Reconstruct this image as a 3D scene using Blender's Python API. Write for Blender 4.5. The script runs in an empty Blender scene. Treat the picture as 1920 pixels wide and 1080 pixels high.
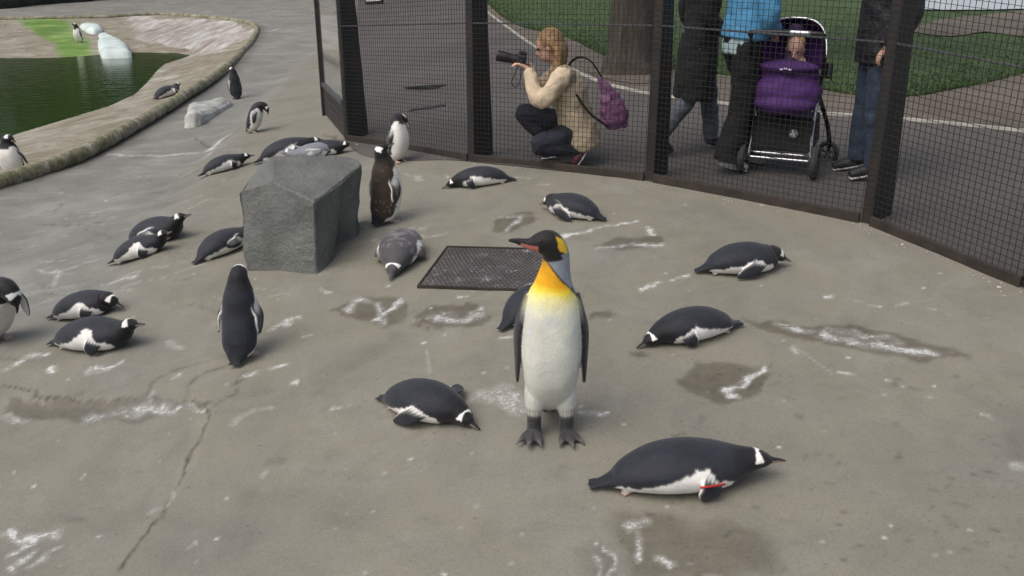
import bpy, bmesh, math, random
import numpy as np
from mathutils import Vector, Matrix, Euler
from mathutils.kdtree import KDTree

R = math.radians
random.seed(7)
RNG = np.random.default_rng(11)
SC = bpy.context.scene
COL = SC.collection

# ------------------------------------------------------------------ camera, sky, sun, exposure
CAM_H, PITCH, FPX = 1.85, R(20.5), 1700.0
cam_d = bpy.data.cameras.new('camera')
cam_d.sensor_width = 36.0
cam_d.lens = 36.0 * FPX / 1920.0
cam_d.clip_start = 0.05
cam_d.clip_end = 400.0
cam = bpy.data.objects.new('camera', cam_d)
COL.objects.link(cam)
cam.location = (0, 0, CAM_H)
cam.rotation_euler = (R(90) - PITCH, 0, 0)
SC.camera = cam

SUN_EL, SUN_AZ = R(58), R(-128)          # azimuth from +Y towards +X
world = bpy.data.worlds.new('World')
SC.world = world
world.use_nodes = True
wn = world.node_tree
wn.nodes.clear()
sky = wn.nodes.new('ShaderNodeTexSky')
sky.sky_type = 'NISHITA'
sky.sun_disc = False
sky.sun_elevation = SUN_EL
sky.sun_rotation = SUN_AZ
sky.air_density = 1.0
sky.dust_density = 6.0
sky.ozone_density = 0.6
hs = wn.nodes.new('ShaderNodeHueSaturation')   # cloud veil: the same sky with less colour
hs.inputs['Saturation'].default_value = 0.7
bg = wn.nodes.new('ShaderNodeBackground')
bg.inputs['Strength'].default_value = 0.135
wo = wn.nodes.new('ShaderNodeOutputWorld')
wn.links.new(sky.outputs[0], hs.inputs['Color'])
wn.links.new(hs.outputs[0], bg.inputs['Color'])
wn.links.new(bg.outputs[0], wo.inputs['Surface'])

sun_d = bpy.data.lights.new('sun', 'SUN')
sun_d.energy = 0.6
sun_d.angle = R(55)
sun_d.color = (1.0, 0.985, 0.96)
sun = bpy.data.objects.new('sun', sun_d)
COL.objects.link(sun)
sd = Vector((math.sin(SUN_AZ) * math.cos(SUN_EL), math.cos(SUN_AZ) * math.cos(SUN_EL), math.sin(SUN_EL)))
sun.rotation_euler = sd.to_track_quat('Z', 'Y').to_euler()
sun.location = sd * 30

SC.view_settings.view_transform = 'Standard'
SC.view_settings.look = 'None'
SC.view_settings.gamma = 1.0
SC.view_settings.use_curve_mapping = False
SC.view_settings.exposure = 0.30

# ------------------------------------------------------------------ numeric helpers
def smooth(a, b, x):
    t = np.clip((np.asarray(x, float) - a) / (b - a), 0, 1)
    return t * t * (3 - 2 * t)

def vnoise(x, y, seed=0):
    x = np.asarray(x, float); y = np.asarray(y, float)
    xi = np.floor(x).astype(np.int64); yi = np.floor(y).astype(np.int64)
    xf = x - xi; yf = y - yi
    def h(a, b):
        n = (a * 374761393 + b * 668265263 + seed * 1442695041) & 0xffffffff
        n = ((n ^ (n >> 13)) * 1274126177) & 0xffffffff
        return ((n ^ (n >> 16)) & 0xffff) / 65535.0
    u = xf * xf * (3 - 2 * xf); v = yf * yf * (3 - 2 * yf)
    return (h(xi, yi) * (1 - u) + h(xi + 1, yi) * u) * (1 - v) + (h(xi, yi + 1) * (1 - u) + h(xi + 1, yi + 1) * u) * v

def fbm(x, y, oct=4, seed=0):
    s = 0; a = 0.5; f = 1.0
    for i in range(oct):
        s = s + a * vnoise(np.asarray(x) * f, np.asarray(y) * f, seed + i * 17); a *= 0.5; f *= 2.03
    return s

def e_base(x, y):
    """broad lie of the land: rises to the fence, falls to the pool"""
    x = np.asarray(x, float); y = np.asarray(y, float)
    b = 0.035 + 0.06 * smooth(-4.5, -0.3, x)
    rise = b * 3.3 * np.tanh((y - 3.9) / 3.3)
    right = 0.05 * 4.0 * np.tanh(np.maximum(x, 0) / 4.0)
    left = 0.115 * 4.6 * np.tanh(np.minimum(x, 0) / 4.6)
    return rise + right + left

def ray(u, v):
    a = (u - 960.0) / FPX; b = (v - 540.0) / FPX
    return np.array([a, math.cos(PITCH) - b * math.sin(PITCH), -math.sin(PITCH) - b * math.cos(PITCH)])

def gp(u, v, lift=0.0, fn=None):
    """where the sight line of a picture point meets the ground"""
    fn = fn or e_base
    d = ray(u, v)
    t = (CAM_H - 0.0) / -d[2]
    for _ in range(40):
        h = float(fn(d[0] * t, d[1] * t)) + lift
        t = 0.5 * t + 0.5 * (CAM_H - h) / -d[2]
    return np.array([d[0] * t, d[1] * t, CAM_H + d[2] * t])

def gz(u, v, z):
    d = ray(u, v); t = (CAM_H - z) / -d[2]
    return np.array([d[0] * t, d[1] * t, z])

def seg_dist(px, py, poly, closed=False):
    """distance to polyline and the arclength fraction of the nearest point and its side"""
    P = np.asarray(poly, float)[:, :2]
    n = len(P)
    best = np.full(px.shape, 1e9); side = np.zeros(px.shape); par = np.zeros(px.shape)
    m = n if closed else n - 1
    for i in range(m):
        a = P[i]; b = P[(i + 1) % n]; ab = b - a; L = ab @ ab + 1e-12
        t = np.clip(((px - a[0]) * ab[0] + (py - a[1]) * ab[1]) / L, 0, 1)
        dx = px - (a[0] + t * ab[0]); dy = py - (a[1] + t * ab[1])
        d = np.hypot(dx, dy); k = d < best
        best = np.where(k, d, best)
        side = np.where(k, np.sign(ab[0] * dy - ab[1] * dx), side)
        par = np.where(k, (i + t) / m, par)
    return best, side, par

def in_poly(px, py, poly):
    P = np.asarray(poly, float)[:, :2]
    ins = np.zeros(px.shape, bool); j = len(P) - 1
    for i in range(len(P)):
        c = ((P[i, 1] > py) != (P[j, 1] > py)) & (px < (P[j, 0] - P[i, 0]) * (py - P[i, 1]) / (P[j, 1] - P[i, 1] + 1e-12) + P[i, 0])
        ins ^= c; j = i
    return ins

def catmull(pts, n):
    """smooth resample of a list of rows (any width); even in control index"""
    P = np.asarray(pts, float); m = len(P)
    t = np.linspace(0, m - 1, n); i = np.minimum(t.astype(int), m - 2); f = (t - i)[:, None]
    p0 = P[np.maximum(i - 1, 0)]; p1 = P[i]; p2 = P[i + 1]; p3 = P[np.minimum(i + 2, m - 1)]
    out = 0.5 * ((2 * p1) + (-p0 + p2) * f + (2 * p0 - 5 * p1 + 4 * p2 - p3) * f ** 2 + (-p0 + 3 * p1 - 3 * p2 + p3) * f ** 3)
    return out, t

# ------------------------------------------------------------------ mesh helpers
def mesh_from(name, verts, faces, smooth_shade=True):
    me = bpy.data.meshes.new(name)
    me.from_pydata([tuple(map(float, v)) for v in verts], [], [tuple(int(i) for i in f) for f in faces])
    if smooth_shade:
        me.polygons.foreach_set('use_smooth', [True] * len(me.polygons))
    me.update()
    return me

def link(name, me, material=None, parent=None, loc=None, rot=None):
    o = bpy.data.objects.new(name, me)
    COL.objects.link(o)
    if material is not None:
        if len(me.materials) == 0:
            me.materials.append(material)
    if parent is not None:
        o.parent = parent
    if loc is not None: o.location = loc
    if rot is not None: o.rotation_euler = rot
    return o

def tag(o, label=None, cat=None, group=None, kind=None):
    if label: o['label'] = label
    if cat: o['category'] = cat
    if group: o['group'] = group
    if kind: o['kind'] = kind
    return o

def empty(name, loc=(0, 0, 0), rz=0.0):
    o = bpy.data.objects.new(name, None)
    o.empty_display_size = 0.1
    COL.objects.link(o)
    o.location = loc; o.rotation_euler = (0, 0, rz)
    return o

class MB:
    """gathers verts and faces (and colours) of one mesh"""
    def __init__(s): s.v = []; s.f = []; s.c = []
    def add(s, v, f, c=None):
        b = len(s.v); s.v.extend([tuple(x) for x in v]); s.f.extend([tuple(i + b for i in q) for q in f])
        if c is not None: s.c.extend([tuple(x) for x in c])
        return s
    def box(s, c, d, rot=None):
        d = np.asarray(d) / 2.0
        q = np.array([[-1, -1, -1], [1, -1, -1], [1, 1, -1], [-1, 1, -1], [-1, -1, 1], [1, -1, 1], [1, 1, 1], [-1, 1, 1]]) * d
        if rot is not None: q = q @ np.array(rot.to_matrix()).T
        return s.add(q + np.asarray(c), [(0, 3, 2, 1), (4, 5, 6, 7), (0, 1, 5, 4), (1, 2, 6, 5), (2, 3, 7, 6), (3, 0, 4, 7)])
    def bar(s, a, b, w, h=None, up=(0, 0, 1)):
        """square bar between two points"""
        a = np.asarray(a, float); b = np.asarray(b, float); h = h or w
        t = (b - a); t /= np.linalg.norm(t) + 1e-12
        l = np.cross(up, t)
        if np.linalg.norm(l) < 1e-4: l = np.cross((0, 1, 0), t)
        l /= np.linalg.norm(l); n = np.cross(t, l)
        q = [p + l * sx * w / 2 + n * sy * h / 2 for p in (a, b) for sx, sy in ((-1, -1), (1, -1), (1, 1), (-1, 1))]
        return s.add(q, [(0, 1, 2, 3), (7, 6, 5, 4), (0, 4, 5, 1), (1, 5, 6, 2), (2, 6, 7, 3), (3, 7, 4, 0)])
    def tube(s, pts, rad, m=10, n=None, squash=1.0, col=None, up=(0, 0, 1)):
        v, f = tube(pts, rad, m, n, squash, up)
        return s.add(v, f, [col] * len(v) if col is not None else None)
    def ball(s, c, r, m=14, k=9, col=None, rot=None):
        v, f = ball(c, r, m, k, rot)
        return s.add(v, f, [col] * len(v) if col is not None else None)
    def build(s, name, material=None, parent=None, smooth_shade=False, bevel=0.0):
        me = mesh_from(name, s.v, s.f, smooth_shade)
        o = link(name, me, material, parent)
        if bevel:
            b = o.modifiers.new('bevel', 'BEVEL'); b.width = bevel; b.segments = 2; b.limit_method = 'ANGLE'
        return o

def ring_faces(n, m):
    f = []
    for i in range(n - 1):
        for j in range(m):
            a = i * m + j; b = i * m + (j + 1) % m
            f.append((a, b, b + m, a + m))
    return f

def tube(pts, rad, m=10, n=None, squash=1.0, up=(0, 0, 1)):
    P = np.asarray(pts, float); rad = np.asarray(rad if np.ndim(rad) else [rad] * len(P), float)
    rows = np.column_stack([P, rad])
    n = n or max(4, (len(P) - 1) * 6 + 1)
    S, _ = catmull(rows, n)
    C = S[:, :3]; r = np.maximum(S[:, 3], 1e-4)
    T = np.gradient(C, axis=0); T /= np.linalg.norm(T, axis=1)[:, None] + 1e-12
    up = np.asarray(up, float)
    v = []
    l_prev = None
    for i in range(n):
        t = T[i]
        if l_prev is None:
            l = np.cross(up, t)
            if np.linalg.norm(l) < 1e-2: l = np.cross((1, 0, 0), t)
        else:
            l = l_prev - t * (l_prev @ t)
        l /= np.linalg.norm(l) + 1e-12; l_prev = l
        d = np.cross(t, l)
        for j in range(m):
            a = 2 * math.pi * j / m
            v.append(C[i] + l * math.cos(a) * r[i] + d * math.sin(a) * r[i] * squash)
    f = ring_faces(n, m)
    a = len(v); v.append(C[0]); b = len(v); v.append(C[-1])
    for j in range(m):
        f.append((a, (j + 1) % m, j)); f.append((b, (n - 1) * m + j, (n - 1) * m + (j + 1) % m))
    return v, f

def ball(c, r, m=14, k=9, rot=None):
    r = np.asarray([r] * 3 if np.ndim(r) == 0 else r, float)
    v = []
    for i in range(1, k):
        p = math.pi * i / k
        for j in range(m):
            a = 2 * math.pi * j / m
            v.append([math.sin(p) * math.cos(a), math.sin(p) * math.sin(a), math.cos(p)])
    f = [(b, a, d, c_) for (a, b, c_, d) in [(q[0], q[1], q[3], q[2]) for q in ring_faces(k - 1, m)]]
    f = [tuple(reversed(q)) for q in ring_faces(k - 1, m)]
    t = len(v); v.append([0, 0, 1]); b = len(v); v.append([0, 0, -1])
    for j in range(m):
        f.append((t, j, (j + 1) % m)); f.append((b, (k - 2) * m + (j + 1) % m, (k - 2) * m + j))
    v = np.array(v) * r
    if rot is not None: v = v @ np.array(rot.to_matrix()).T
    return v + np.asarray(c), f

def remesh(name, mb, voxel, iters=4, colours=True):
    """fuse overlapping closed shells into one continuous skin; colours follow the nearest shell vertex"""
    me = mesh_from(name + '_shell', mb.v, mb.f, False)
    bm = bmesh.new(); bm.from_mesh(me); bmesh.ops.recalc_face_normals(bm, faces=bm.faces); bm.to_mesh(me); bm.free()
    sn = np.empty(len(me.vertices) * 3, np.float32); me.vertex_normals.foreach_get('vector', sn); sn = sn.reshape(-1, 3)
    tmp = bpy.data.objects.new('shell', me)
    COL.objects.link(tmp)
    r = tmp.modifiers.new('r', 'REMESH'); r.mode = 'VOXEL'; r.voxel_size = voxel
    if iters:
        s = tmp.modifiers.new('s', 'SMOOTH'); s.factor = 0.5; s.iterations = iters
    dg = bpy.context.evaluated_depsgraph_get()
    out = bpy.data.meshes.new_from_object(tmp.evaluated_get(dg), depsgraph=dg)
    out.name = name
    bpy.data.objects.remove(tmp); bpy.data.meshes.remove(me)
    out.polygons.foreach_set('use_smooth', [True] * len(out.polygons))
    if colours and mb.c:
        kd = KDTree(len(mb.v))
        for i, p in enumerate(mb.v): kd.insert(p, i)
        kd.balance()
        n = len(out.vertices)
        co = np.empty(n * 3, np.float32); out.vertices.foreach_get('co', co); co = co.reshape(-1, 3)
        C = np.asarray(mb.c, np.float32)
        cc = np.ones((n, 4), np.float32)
        on = np.empty(n * 3, np.float32); out.vertex_normals.foreach_get('vector', on); on = on.reshape(-1, 3)
        hits = [kd.find_n(q, 7) for q in co]
        idx = np.array([[h[1] for h in q] for q in hits]); w = 1.0 / (np.array([[h[2] for h in q] for q in hits]) + 3e-4) ** 2
        w *= np.clip((sn[idx] * on[:, None, :]).sum(2), 0.02, 1) ** 3
        w /= w.sum(1)[:, None]
        cc[:, :3] = (C[idx] * w[:, :, None]).sum(1)
        at = out.color_attributes.new('Col', 'FLOAT_COLOR', 'POINT')
        at.data.foreach_set('color', cc.ravel())
    return out

def rumple(me, *waves):
    """push a mesh along its normals by summed noise (frequency, amount)"""
    from mathutils import noise as mn
    n = len(me.vertices); co = np.empty(n * 3, np.float32); me.vertices.foreach_get('co', co)
    no = np.empty(n * 3, np.float32); me.vertex_normals.foreach_get('vector', no)
    co = co.reshape(-1, 3); no = no.reshape(-1, 3)
    a = np.array([sum(mn.noise(Vector(q) * f) * k for f, k in waves) for q in co.tolist()], np.float32)
    me.vertices.foreach_set('co', (co + no * a[:, None]).ravel()); me.update()

def wob_table(seed):
    k, a = np.meshgrid(np.arange(0, 16, .05), np.arange(0, 181, 2.0), indexing='ij')
    T = 2.4 * (vnoise(k * 4.1, a * .09, seed) - .5) + 1.2 * (vnoise(k * 11, a * .22, seed + 3) - .5)
    return lambda kk, aa: T[int(kk * 20), int(aa / 2)]

# ------------------------------------------------------------------ material helpers
class NT:
    def __init__(s, name, rough=0.8):
        s.m = bpy.data.materials.new(name); s.m.use_nodes = True
        s.t = s.m.node_tree; s.t.nodes.clear()
        s.out = s.n('ShaderNodeOutputMaterial'); s.b = s.n('ShaderNodeBsdfPrincipled')
        s.t.links.new(s.b.outputs[0], s.out.inputs[0]); s.b.inputs['Roughness'].default_value = rough
        s.tc = s.n('ShaderNodeTexCoord')
    def n(s, k, **kw):
        q = s.t.nodes.new(k)
        for a, b in kw.items(): setattr(q, a, b)
        return q
    def l(s, a, b): s.t.links.new(a, b)
    def noise(s, scale, detail=4, rough=0.55, coord=None, dist=0.0):
        q = s.n('ShaderNodeTexNoise'); q.inputs['Scale'].default_value = scale; q.inputs['Detail'].default_value = detail
        q.inputs['Roughness'].default_value = rough; q.inputs['Distortion'].default_value = dist
        s.l(coord if coord is not None else s.tc.outputs['Object'], q.inputs['Vector']); return q.outputs['Fac']
    def vor(s, scale, coord=None, feature='F1'):
        q = s.n('ShaderNodeTexVoronoi'); q.feature = feature; q.inputs['Scale'].default_value = scale
        s.l(coord if coord is not None else s.tc.outputs['Object'], q.inputs['Vector']); return q
    def ramp(s, fac, stops):
        q = s.n('ShaderNodeValToRGB'); cr = q.color_ramp
        while len(cr.elements) < len(stops): cr.elements.new(0.5)
        for e, (p, c) in zip(cr.elements, stops):
            e.position = p; e.color = (c, c, c, 1) if np.ndim(c) == 0 else (*c, 1)
        s.l(fac, q.inputs[0]); return q.outputs[0]
    def mix(s, fac, a, b, mode='MIX'):
        q = s.n('ShaderNodeMix', data_type='RGBA', blend_type=mode)
        for sock, val in ((q.inputs[0], fac), (q.inputs[6], a), (q.inputs[7], b)):
            if hasattr(val, 'is_linked'): s.l(val, sock)
            elif np.ndim(val) == 0: sock.default_value = val
            else: sock.default_value = (*val, 1)
        return q.outputs[2]
    def math(s, op, a, b=0.0, clamp=False):
        q = s.n('ShaderNodeMath', operation=op, use_clamp=clamp)
        for sock, val in ((q.inputs[0], a), (q.inputs[1], b)):
            if hasattr(val, 'is_linked'): s.l(val, sock)
            else: sock.default_value = val
        return q.outputs[0]
    def bump(s, h, strength=0.3, dist=0.01):
        q = s.n('ShaderNodeBump'); q.inputs['Strength'].default_value = strength; q.inputs['Distance'].default_value = dist
        s.l(h, q.inputs['Height']); s.l(q.outputs[0], s.b.inputs['Normal']); return q
    def base(s, c):
        if hasattr(c, 'is_linked'): s.l(c, s.b.inputs['Base Color'])
        else: s.b.inputs['Base Color'].default_value = (*c, 1)
    def set(s, **kw):
        for k, v in kw.items():
            i = s.b.inputs[k.replace('_', ' ')]
            if hasattr(v, 'is_linked'): s.l(v, i)
            else: i.default_value = v
        return s

def simple(name, c, rough=0.7, var=0.25, scale=30.0, bump=0.15, bdist=0.004, metallic=0.0, c2=None):
    t = NT(name, rough)
    n = t.noise(scale, 5)
    lo = tuple(x * (1 - var) for x in c); hi = c2 or tuple(min(1, x * (1 + var)) for x in c)
    t.base(t.ramp(n, [(0.3, lo), (0.7, hi)]))
    t.set(Metallic=metallic)
    if bump: t.bump(t.noise(scale * 2.3, 4), bump, bdist)
    return t.m

# ------------------------------------------------------------------ plan of the place
FENCE = [gp(648, 264), gp(882, 303), gp(1216, 340), gp(1622, 420), gp(1925, 545)]
FENCE.append(FENCE[-1] + (FENCE[-1] - FENCE[-2]) * 1.3 + np.array([0.0, -0.35, 0]))
GATE0 = gp(609, 216)                                   # far end of the glazed return panel
PATH_IN = [gp(672, -12), gp(668, 40), gp(664, 120)] + [p.copy() for p in FENCE]
PATH_OUT = [gp(870, -14), gp(897, 10), gp(938, 42), gp(1000, 86), gp(1130, 156), gp(1400, 201), gp(1690, 225), gp(1920, 248), gp(2250, 292)]
LAWN_IN = [gp(896, -12), gp(912, 5), gp(960, 44), gp(1062, 72), gp(1170, 118), gp(1420, 150), gp(1640, 184), gp(1800, 168), gp(1960, 128)]
LAWN_OUT = [np.array([x, y, 0]) for x, y in ((-2.6, 62), (-1, 62), (1, 62), (5, 62), (10, 60), (18, 58), (28, 54), (36, 46), (40, 36))]
OUTSIDE = [(p[0] + .05, p[1] + .05) for p in PATH_IN] + [(30, 2), (60, 20), (60, 90), (-8, 90)]

RIM_PX = [(-420, 470), (-200, 405), (-60, 365), (0, 344), (60, 324), (150, 291), (250, 238), (340, 184), (415, 135), (452, 100), (476, 72),
          (480, 52), (455, 42), (400, 35), (300, 28), (200, 33), (100, 35), (0, 37), (-200, 42), (-420, 60)]
RIM = [gp(u, v) for u, v in RIM_PX]
Z_W = -0.75
WATER = [gz(u, v, Z_W) for u, v in ((-430, 420), (-200, 335), (-60, 285), (0, 265), (33, 251), (100, 231), (200, 201), (253, 178), (278, 154), (297, 131), (312, 119),
         (360, 104), (333, 99), (253, 98), (183, 103), (110, 108), (60, 109), (0, 109), (-200, 112), (-430, 120))]
STEP_B = [gp(u, v) for u, v in ((130, 660), (240, 520), (300, 450), (345, 395), (382, 330), (402, 290), (452, 235), (545, 140), (600, 88))]
STEP_A = [gp(u, v) for u, v in ((-120, 740), (0, 748), (200, 752), (388, 757), (372, 830), (338, 905), (292, 965), (225, 1045), (170, 1110))]

def h_full(x, y):
    x = np.asarray(x, float); y = np.asarray(y, float)
    h = e_base(x, y)
    d, s, p = seg_dist(x, y, STEP_B)
    near = 1 - smooth(1.2, 2.6, d)
    h = h - 0.075 * smooth(-0.12, 0.30, d * s) * near * smooth(0.0, 0.15, p) * (1 - smooth(0.86, 1.0, p))
    d, s, p = seg_dist(x, y, STEP_A)
    h = h - 0.022 * smooth(-0.035, 0.05, -d * s + 0.02 * (fbm(x * 6, y * 6, 3, 5) - 0.5)) * (1 - smooth(0.8, 2.0, d)) * smooth(0.0, 0.08, p) * (1 - smooth(0.7, 1.0, p))
    out = in_poly(x, y, OUTSIDE)
    nz = 0.020 * (fbm(x * 1.1, y * 1.1, 3, 3) - 0.45) + 0.006 * (fbm(x * 7, y * 7, 3, 9) - 0.45)
    h = h + np.where(out, -0.05, nz)
    # the pool basin: beach falls from the kerb to the water line
    inr = in_poly(x, y, RIM); inw = in_poly(x, y, WATER)
    if np.any(inr):
        dr, _, _ = seg_dist(x, y, RIM); dw, _, _ = seg_dist(x, y, WATER, True)
        t = dr / (dr + dw + 1e-6)
        prof = t ** 0.9
        hb = h * (1 - prof) + Z_W * prof + 0.05 * (fbm(x * 0.9, y * 0.9, 3, 21) - 0.45) * np.minimum(1, dr) * np.minimum(1, dw)
        hw = Z_W - 0.55 * smooth(0, 1.6, dw)
        h = np.where(inr, np.where(inw, hw, hb), h)
    return h

def gh(u, v, lift=0.0): return gp(u, v, lift, h_full)

# ------------------------------------------------------------------ stains: shapes on the concrete, found once in ground coordinates
WHITE = [  # picture polyline, half width (px across), strength
    ([(1062, 438), (1120, 429), (1190, 416)], 6, 1), ([(1215, 431), (1224, 439)], 7, 1), ([(1120, 470), (1175, 459), (1236, 462)], 4, .8),
    ([(1196, 546), (1250, 531), (1300, 518)], 6, .9), ([(505, 613), (540, 601), (566, 594)], 7, .8), ([(905, 748), (945, 752), (988, 764)], 26, .62),
    ([(1086, 766), (1134, 770)], 5, .9), ([(1428, 688), (1408, 704), (1385, 722), (1350, 734)], 9, 1), ([(1352, 735), (1378, 744), (1365, 748)], 9, .9),
    ([(1455, 606), (1520, 620)], 9, .75), ([(1540, 628), (1600, 640)], 13, .85), ([(1600, 642), (1680, 655), (1745, 662)], 15, .85), ([(1560, 620), (1690, 640)], 10, .55),
    ([(1192, 988), (1228, 980)], 12, .55), ([(1214, 1000), (1207, 1020), (1199, 1046)], 6, .8), ([(1248, 1045), (1254, 1049)], 9, .9),
    ([(1110, 1045), (1122, 1078)], 6, .6), ([(1138, 1032), (1150, 1052), (1142, 1075)], 5, .7), ([(1335, 1068), (1345, 1075)], 14, .8), ([(1905, 880), (1925, 884)], 14, .9),
    ([(648, 582), (672, 566), (700, 572)], 9, .8), ([(695, 600), (722, 588), (748, 562)], 8, .9), ([(698, 574), (712, 612)], 8, .7), ([(722, 585), (715, 615)], 6, .7),
    ([(815, 596), (855, 597), (892, 588)], 12, .7), ([(828, 586), (850, 588)], 6, .7), ([(768, 600), (790, 596)], 5, .5),
    ([(940, 405), (988, 404)], 9, .7), ([(975, 406), (962, 418), (952, 432)], 6, .8), ([(800, 441), (832, 436)], 6, .8), ([(766, 430), (795, 428)], 5, .7),
    ([(0, 1007), (50, 1012), (92, 1006)], 10, .9), ([(45, 1024), (38, 1026)], 9, .8), ([(12, 1040), (18, 1038)], 8, .8), ([(34, 1054), (44, 1048)], 8, .8),
    ([(68, 1056), (76, 1050)], 8, .8), ([(18, 1072), (26, 1070)], 9, .8), ([(100, 1030), (86, 1040)], 5, .6),
    ([(0, 697), (40, 674), (98, 660)], 9, .85), ([(95, 688), (97, 696)], 8, .9), ([(168, 690), (200, 687), (232, 682)], 6, .8), ([(210, 694), (160, 698)], 4, .6),
    ([(175, 776), (240, 771), (300, 758), (330, 763)], 16, .62), ([(300, 757), (388, 761)], 5, .75), ([(280, 740), (278, 755)], 6, .5), ([(0, 778), (40, 784)], 9, .6),
    ([(438, 802), (470, 778), (505, 768)], 8, .5), ([(470, 702), (492, 694)], 6, .8), ([(535, 724), (548, 720)], 6, .9), ([(522, 687), (530, 685)], 6, .9),
    ([(620, 766), (640, 766)], 5, .8), ([(570, 628), (585, 630)], 5, .6), ([(455, 712), (470, 704)], 4, .6), ([(330, 712), (338, 708)], 5, .8), ([(430, 672), (438, 668)], 5, .8),
    ([(340, 912), (330, 930)], 6, .5), ([(290, 950), (310, 945)], 10, .4), ([(360, 1028), (368, 1024)], 5, .9), ([(500, 885), (504, 883)], 5, .8),
    ([(1546, 555), (1556, 553)], 6, .9), ([(1474, 652), (1484, 658)], 8, .7), ([(1605, 566), (1655, 568)], 4, .6), ([(1690, 568), (1700, 566)], 5, .6), ([(1740, 578), (1748, 580)], 5, .6),
    ([(1580, 700), (1600, 705)], 4, .7), ([(1660, 722), (1690, 730)], 4, .7), ([(1745, 750), (1750, 754)], 7, .6), ([(1842, 770), (1868, 780)], 4, .8), ([(1500, 655), (1560, 700)], 2, .4),
    ([(205, 277), (300, 279), (390, 273)], 7, .8), ([(393, 272), (412, 256), (432, 246)], 10, .75), ([(385, 285), (398, 276)], 6, .6),
    ([(60, 488), (110, 491), (175, 470)], 4, .6), ([(210, 518), (258, 520)], 8, .75), ([(238, 535), (260, 530)], 7, .6), ([(0, 545), (60, 530), (130, 520)], 14, .35),
    ([(100, 490), (102, 510)], 7, .6), ([(315, 410), (350, 413)], 4, .6), ([(345, 395), (400, 370)], 3, .5), ([(300, 520), (380, 495)], 4, .5),
    ([(755, 325), (792, 336)], 6, .6), ([(936, 634), (972, 632)], 4, .8), ([(860, 558), (874, 559)], 6, .9), ([(700, 450), (735, 455)], 5, .5), ([(800, 655), (806, 700)], 2, .4),
    ([(960, 332), (990, 334)], 3, .8), ([(1010, 342), (1030, 343)], 3, .6), ([(680, 425), (700, 424)], 4, .7), ([(835, 325), (840, 330)], 3, .6),
    ([(315, 640), (330, 660)], 9, .4), ([(410, 560), (440, 610)], 4, .3), ([(530, 608), (545, 604)], 6, .8), ([(600, 540), (620, 552)], 4, .6),
]
WET = [  # polygons of damp, darker concrete
    [(1110, 466), (1150, 449), (1225, 440), (1243, 456), (1190, 467)],
    [(1262, 704), (1300, 684), (1400, 680), (1445, 700), (1425, 742), (1352, 764), (1290, 740)],
    [(1385, 597), (1450, 599), (1540, 611), (1625, 614), (1700, 634), (1795, 656), (1828, 673), (1740, 677), (1640, 664), (1540, 645), (1440, 620)],
    [(1145, 958), (1300, 955), (1440, 1005), (1460, 1085), (1180, 1085), (1150, 1010)], [(1080, 1025), (1150, 1022), (1165, 1085), (1095, 1085)],
    [(608, 584), (680, 560), (742, 552), (760, 572), (748, 604), (715, 622), (688, 602)], [(768, 597), (800, 578), (880, 573), (912, 588), (900, 606), (830, 612), (780, 606)],
    [(760, 612), (790, 604), (800, 618)], [(805, 612), (825, 606), (840, 618)], [(920, 418), (945, 400), (1000, 398), (1000, 412), (960, 436), (925, 434)],
    [(0, 751), (120, 750), (250, 750), (392, 756), (312, 770), (230, 787), (120, 782), (0, 772)],
    [(1110, 592), (1140, 588), (1150, 598), (1112, 604)], [(1182, 668), (1210, 664), (1218, 674), (1190, 676)], [(1020, 880), (1050, 876), (1055, 905), (1025, 905)],
    [(1870, 818), (1925, 800), (1925, 870), (1885, 862)], [(600, 250), (650, 262), (700, 268), (650, 274)],
]
DARK = [
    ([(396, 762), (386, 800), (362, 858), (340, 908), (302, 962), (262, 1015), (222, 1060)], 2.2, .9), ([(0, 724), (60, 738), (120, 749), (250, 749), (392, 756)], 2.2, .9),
    ([(348, 760), (372, 712), (420, 690)], 3.5, .5), ([(262, 752), (300, 715), (345, 690)], 4, .5), ([(440, 725), (470, 700)], 9, .6), ([(400, 765), (440, 735)], 2, .5),
    ([(80, 404), (130, 406), (178, 402)], 3, .6), ([(150, 415), (240, 440)], 2, .35), ([(350, 690), (420, 675), (455, 684)], 7, .35), ([(270, 405), (365, 390)], 3, .4),
    ([(362, 246), (388, 266)], 2, .8), ([(140, 740), (160, 732)], 8, .4), ([(110, 975), (150, 972)], 10, .4), ([(500, 865), (530, 866)], 5, .4), ([(0, 674), (60, 676)], 3, .5),
    ([(480, 930), (520, 925)], 14, .2), ([(620, 890), (740, 900)], 12, .15), ([(345, 320), (400, 300), (440, 280)], 3, .35), ([(400, 350), (430, 330)], 3, .3),
]
rs = random.Random(5)
for _ in range(170):                                    # crumbs of droppings
    u = rs.uniform(-60, 1900); v = rs.uniform(300, 1075)
    WHITE.append(([(u, v), (u + rs.uniform(1, 7), v + rs.uniform(-2, 2))], rs.choice([1.0, 1.2, 1.5, 2.2]), rs.uniform(.4, .95)))
for _ in range(90):
    u = rs.uniform(1200, 1900); v = rs.uniform(680, 1075)
    DARK.append(([(u, v), (u + rs.uniform(4, 12), v + rs.uniform(-1, 1))], rs.choice([2, 3, 4]), rs.uniform(.25, .6)))
for _ in range(60):
    u = rs.uniform(150, 600); v = rs.uniform(-5, 70)
    WHITE.append(([(u, v), (u + rs.uniform(10, 60), v - rs.uniform(1, 9))], rs.choice([2, 3]), rs.uniform(.3, .7)))
for _ in range(110):
    u = rs.uniform(0, 560); v = rs.uniform(250, 560)
    WHITE.append(([(u, v), (u + rs.uniform(10, 50), v - rs.uniform(-2, 8))], rs.choice([1.5, 2.5, 4]), rs.uniform(.2, .5)))

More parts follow.
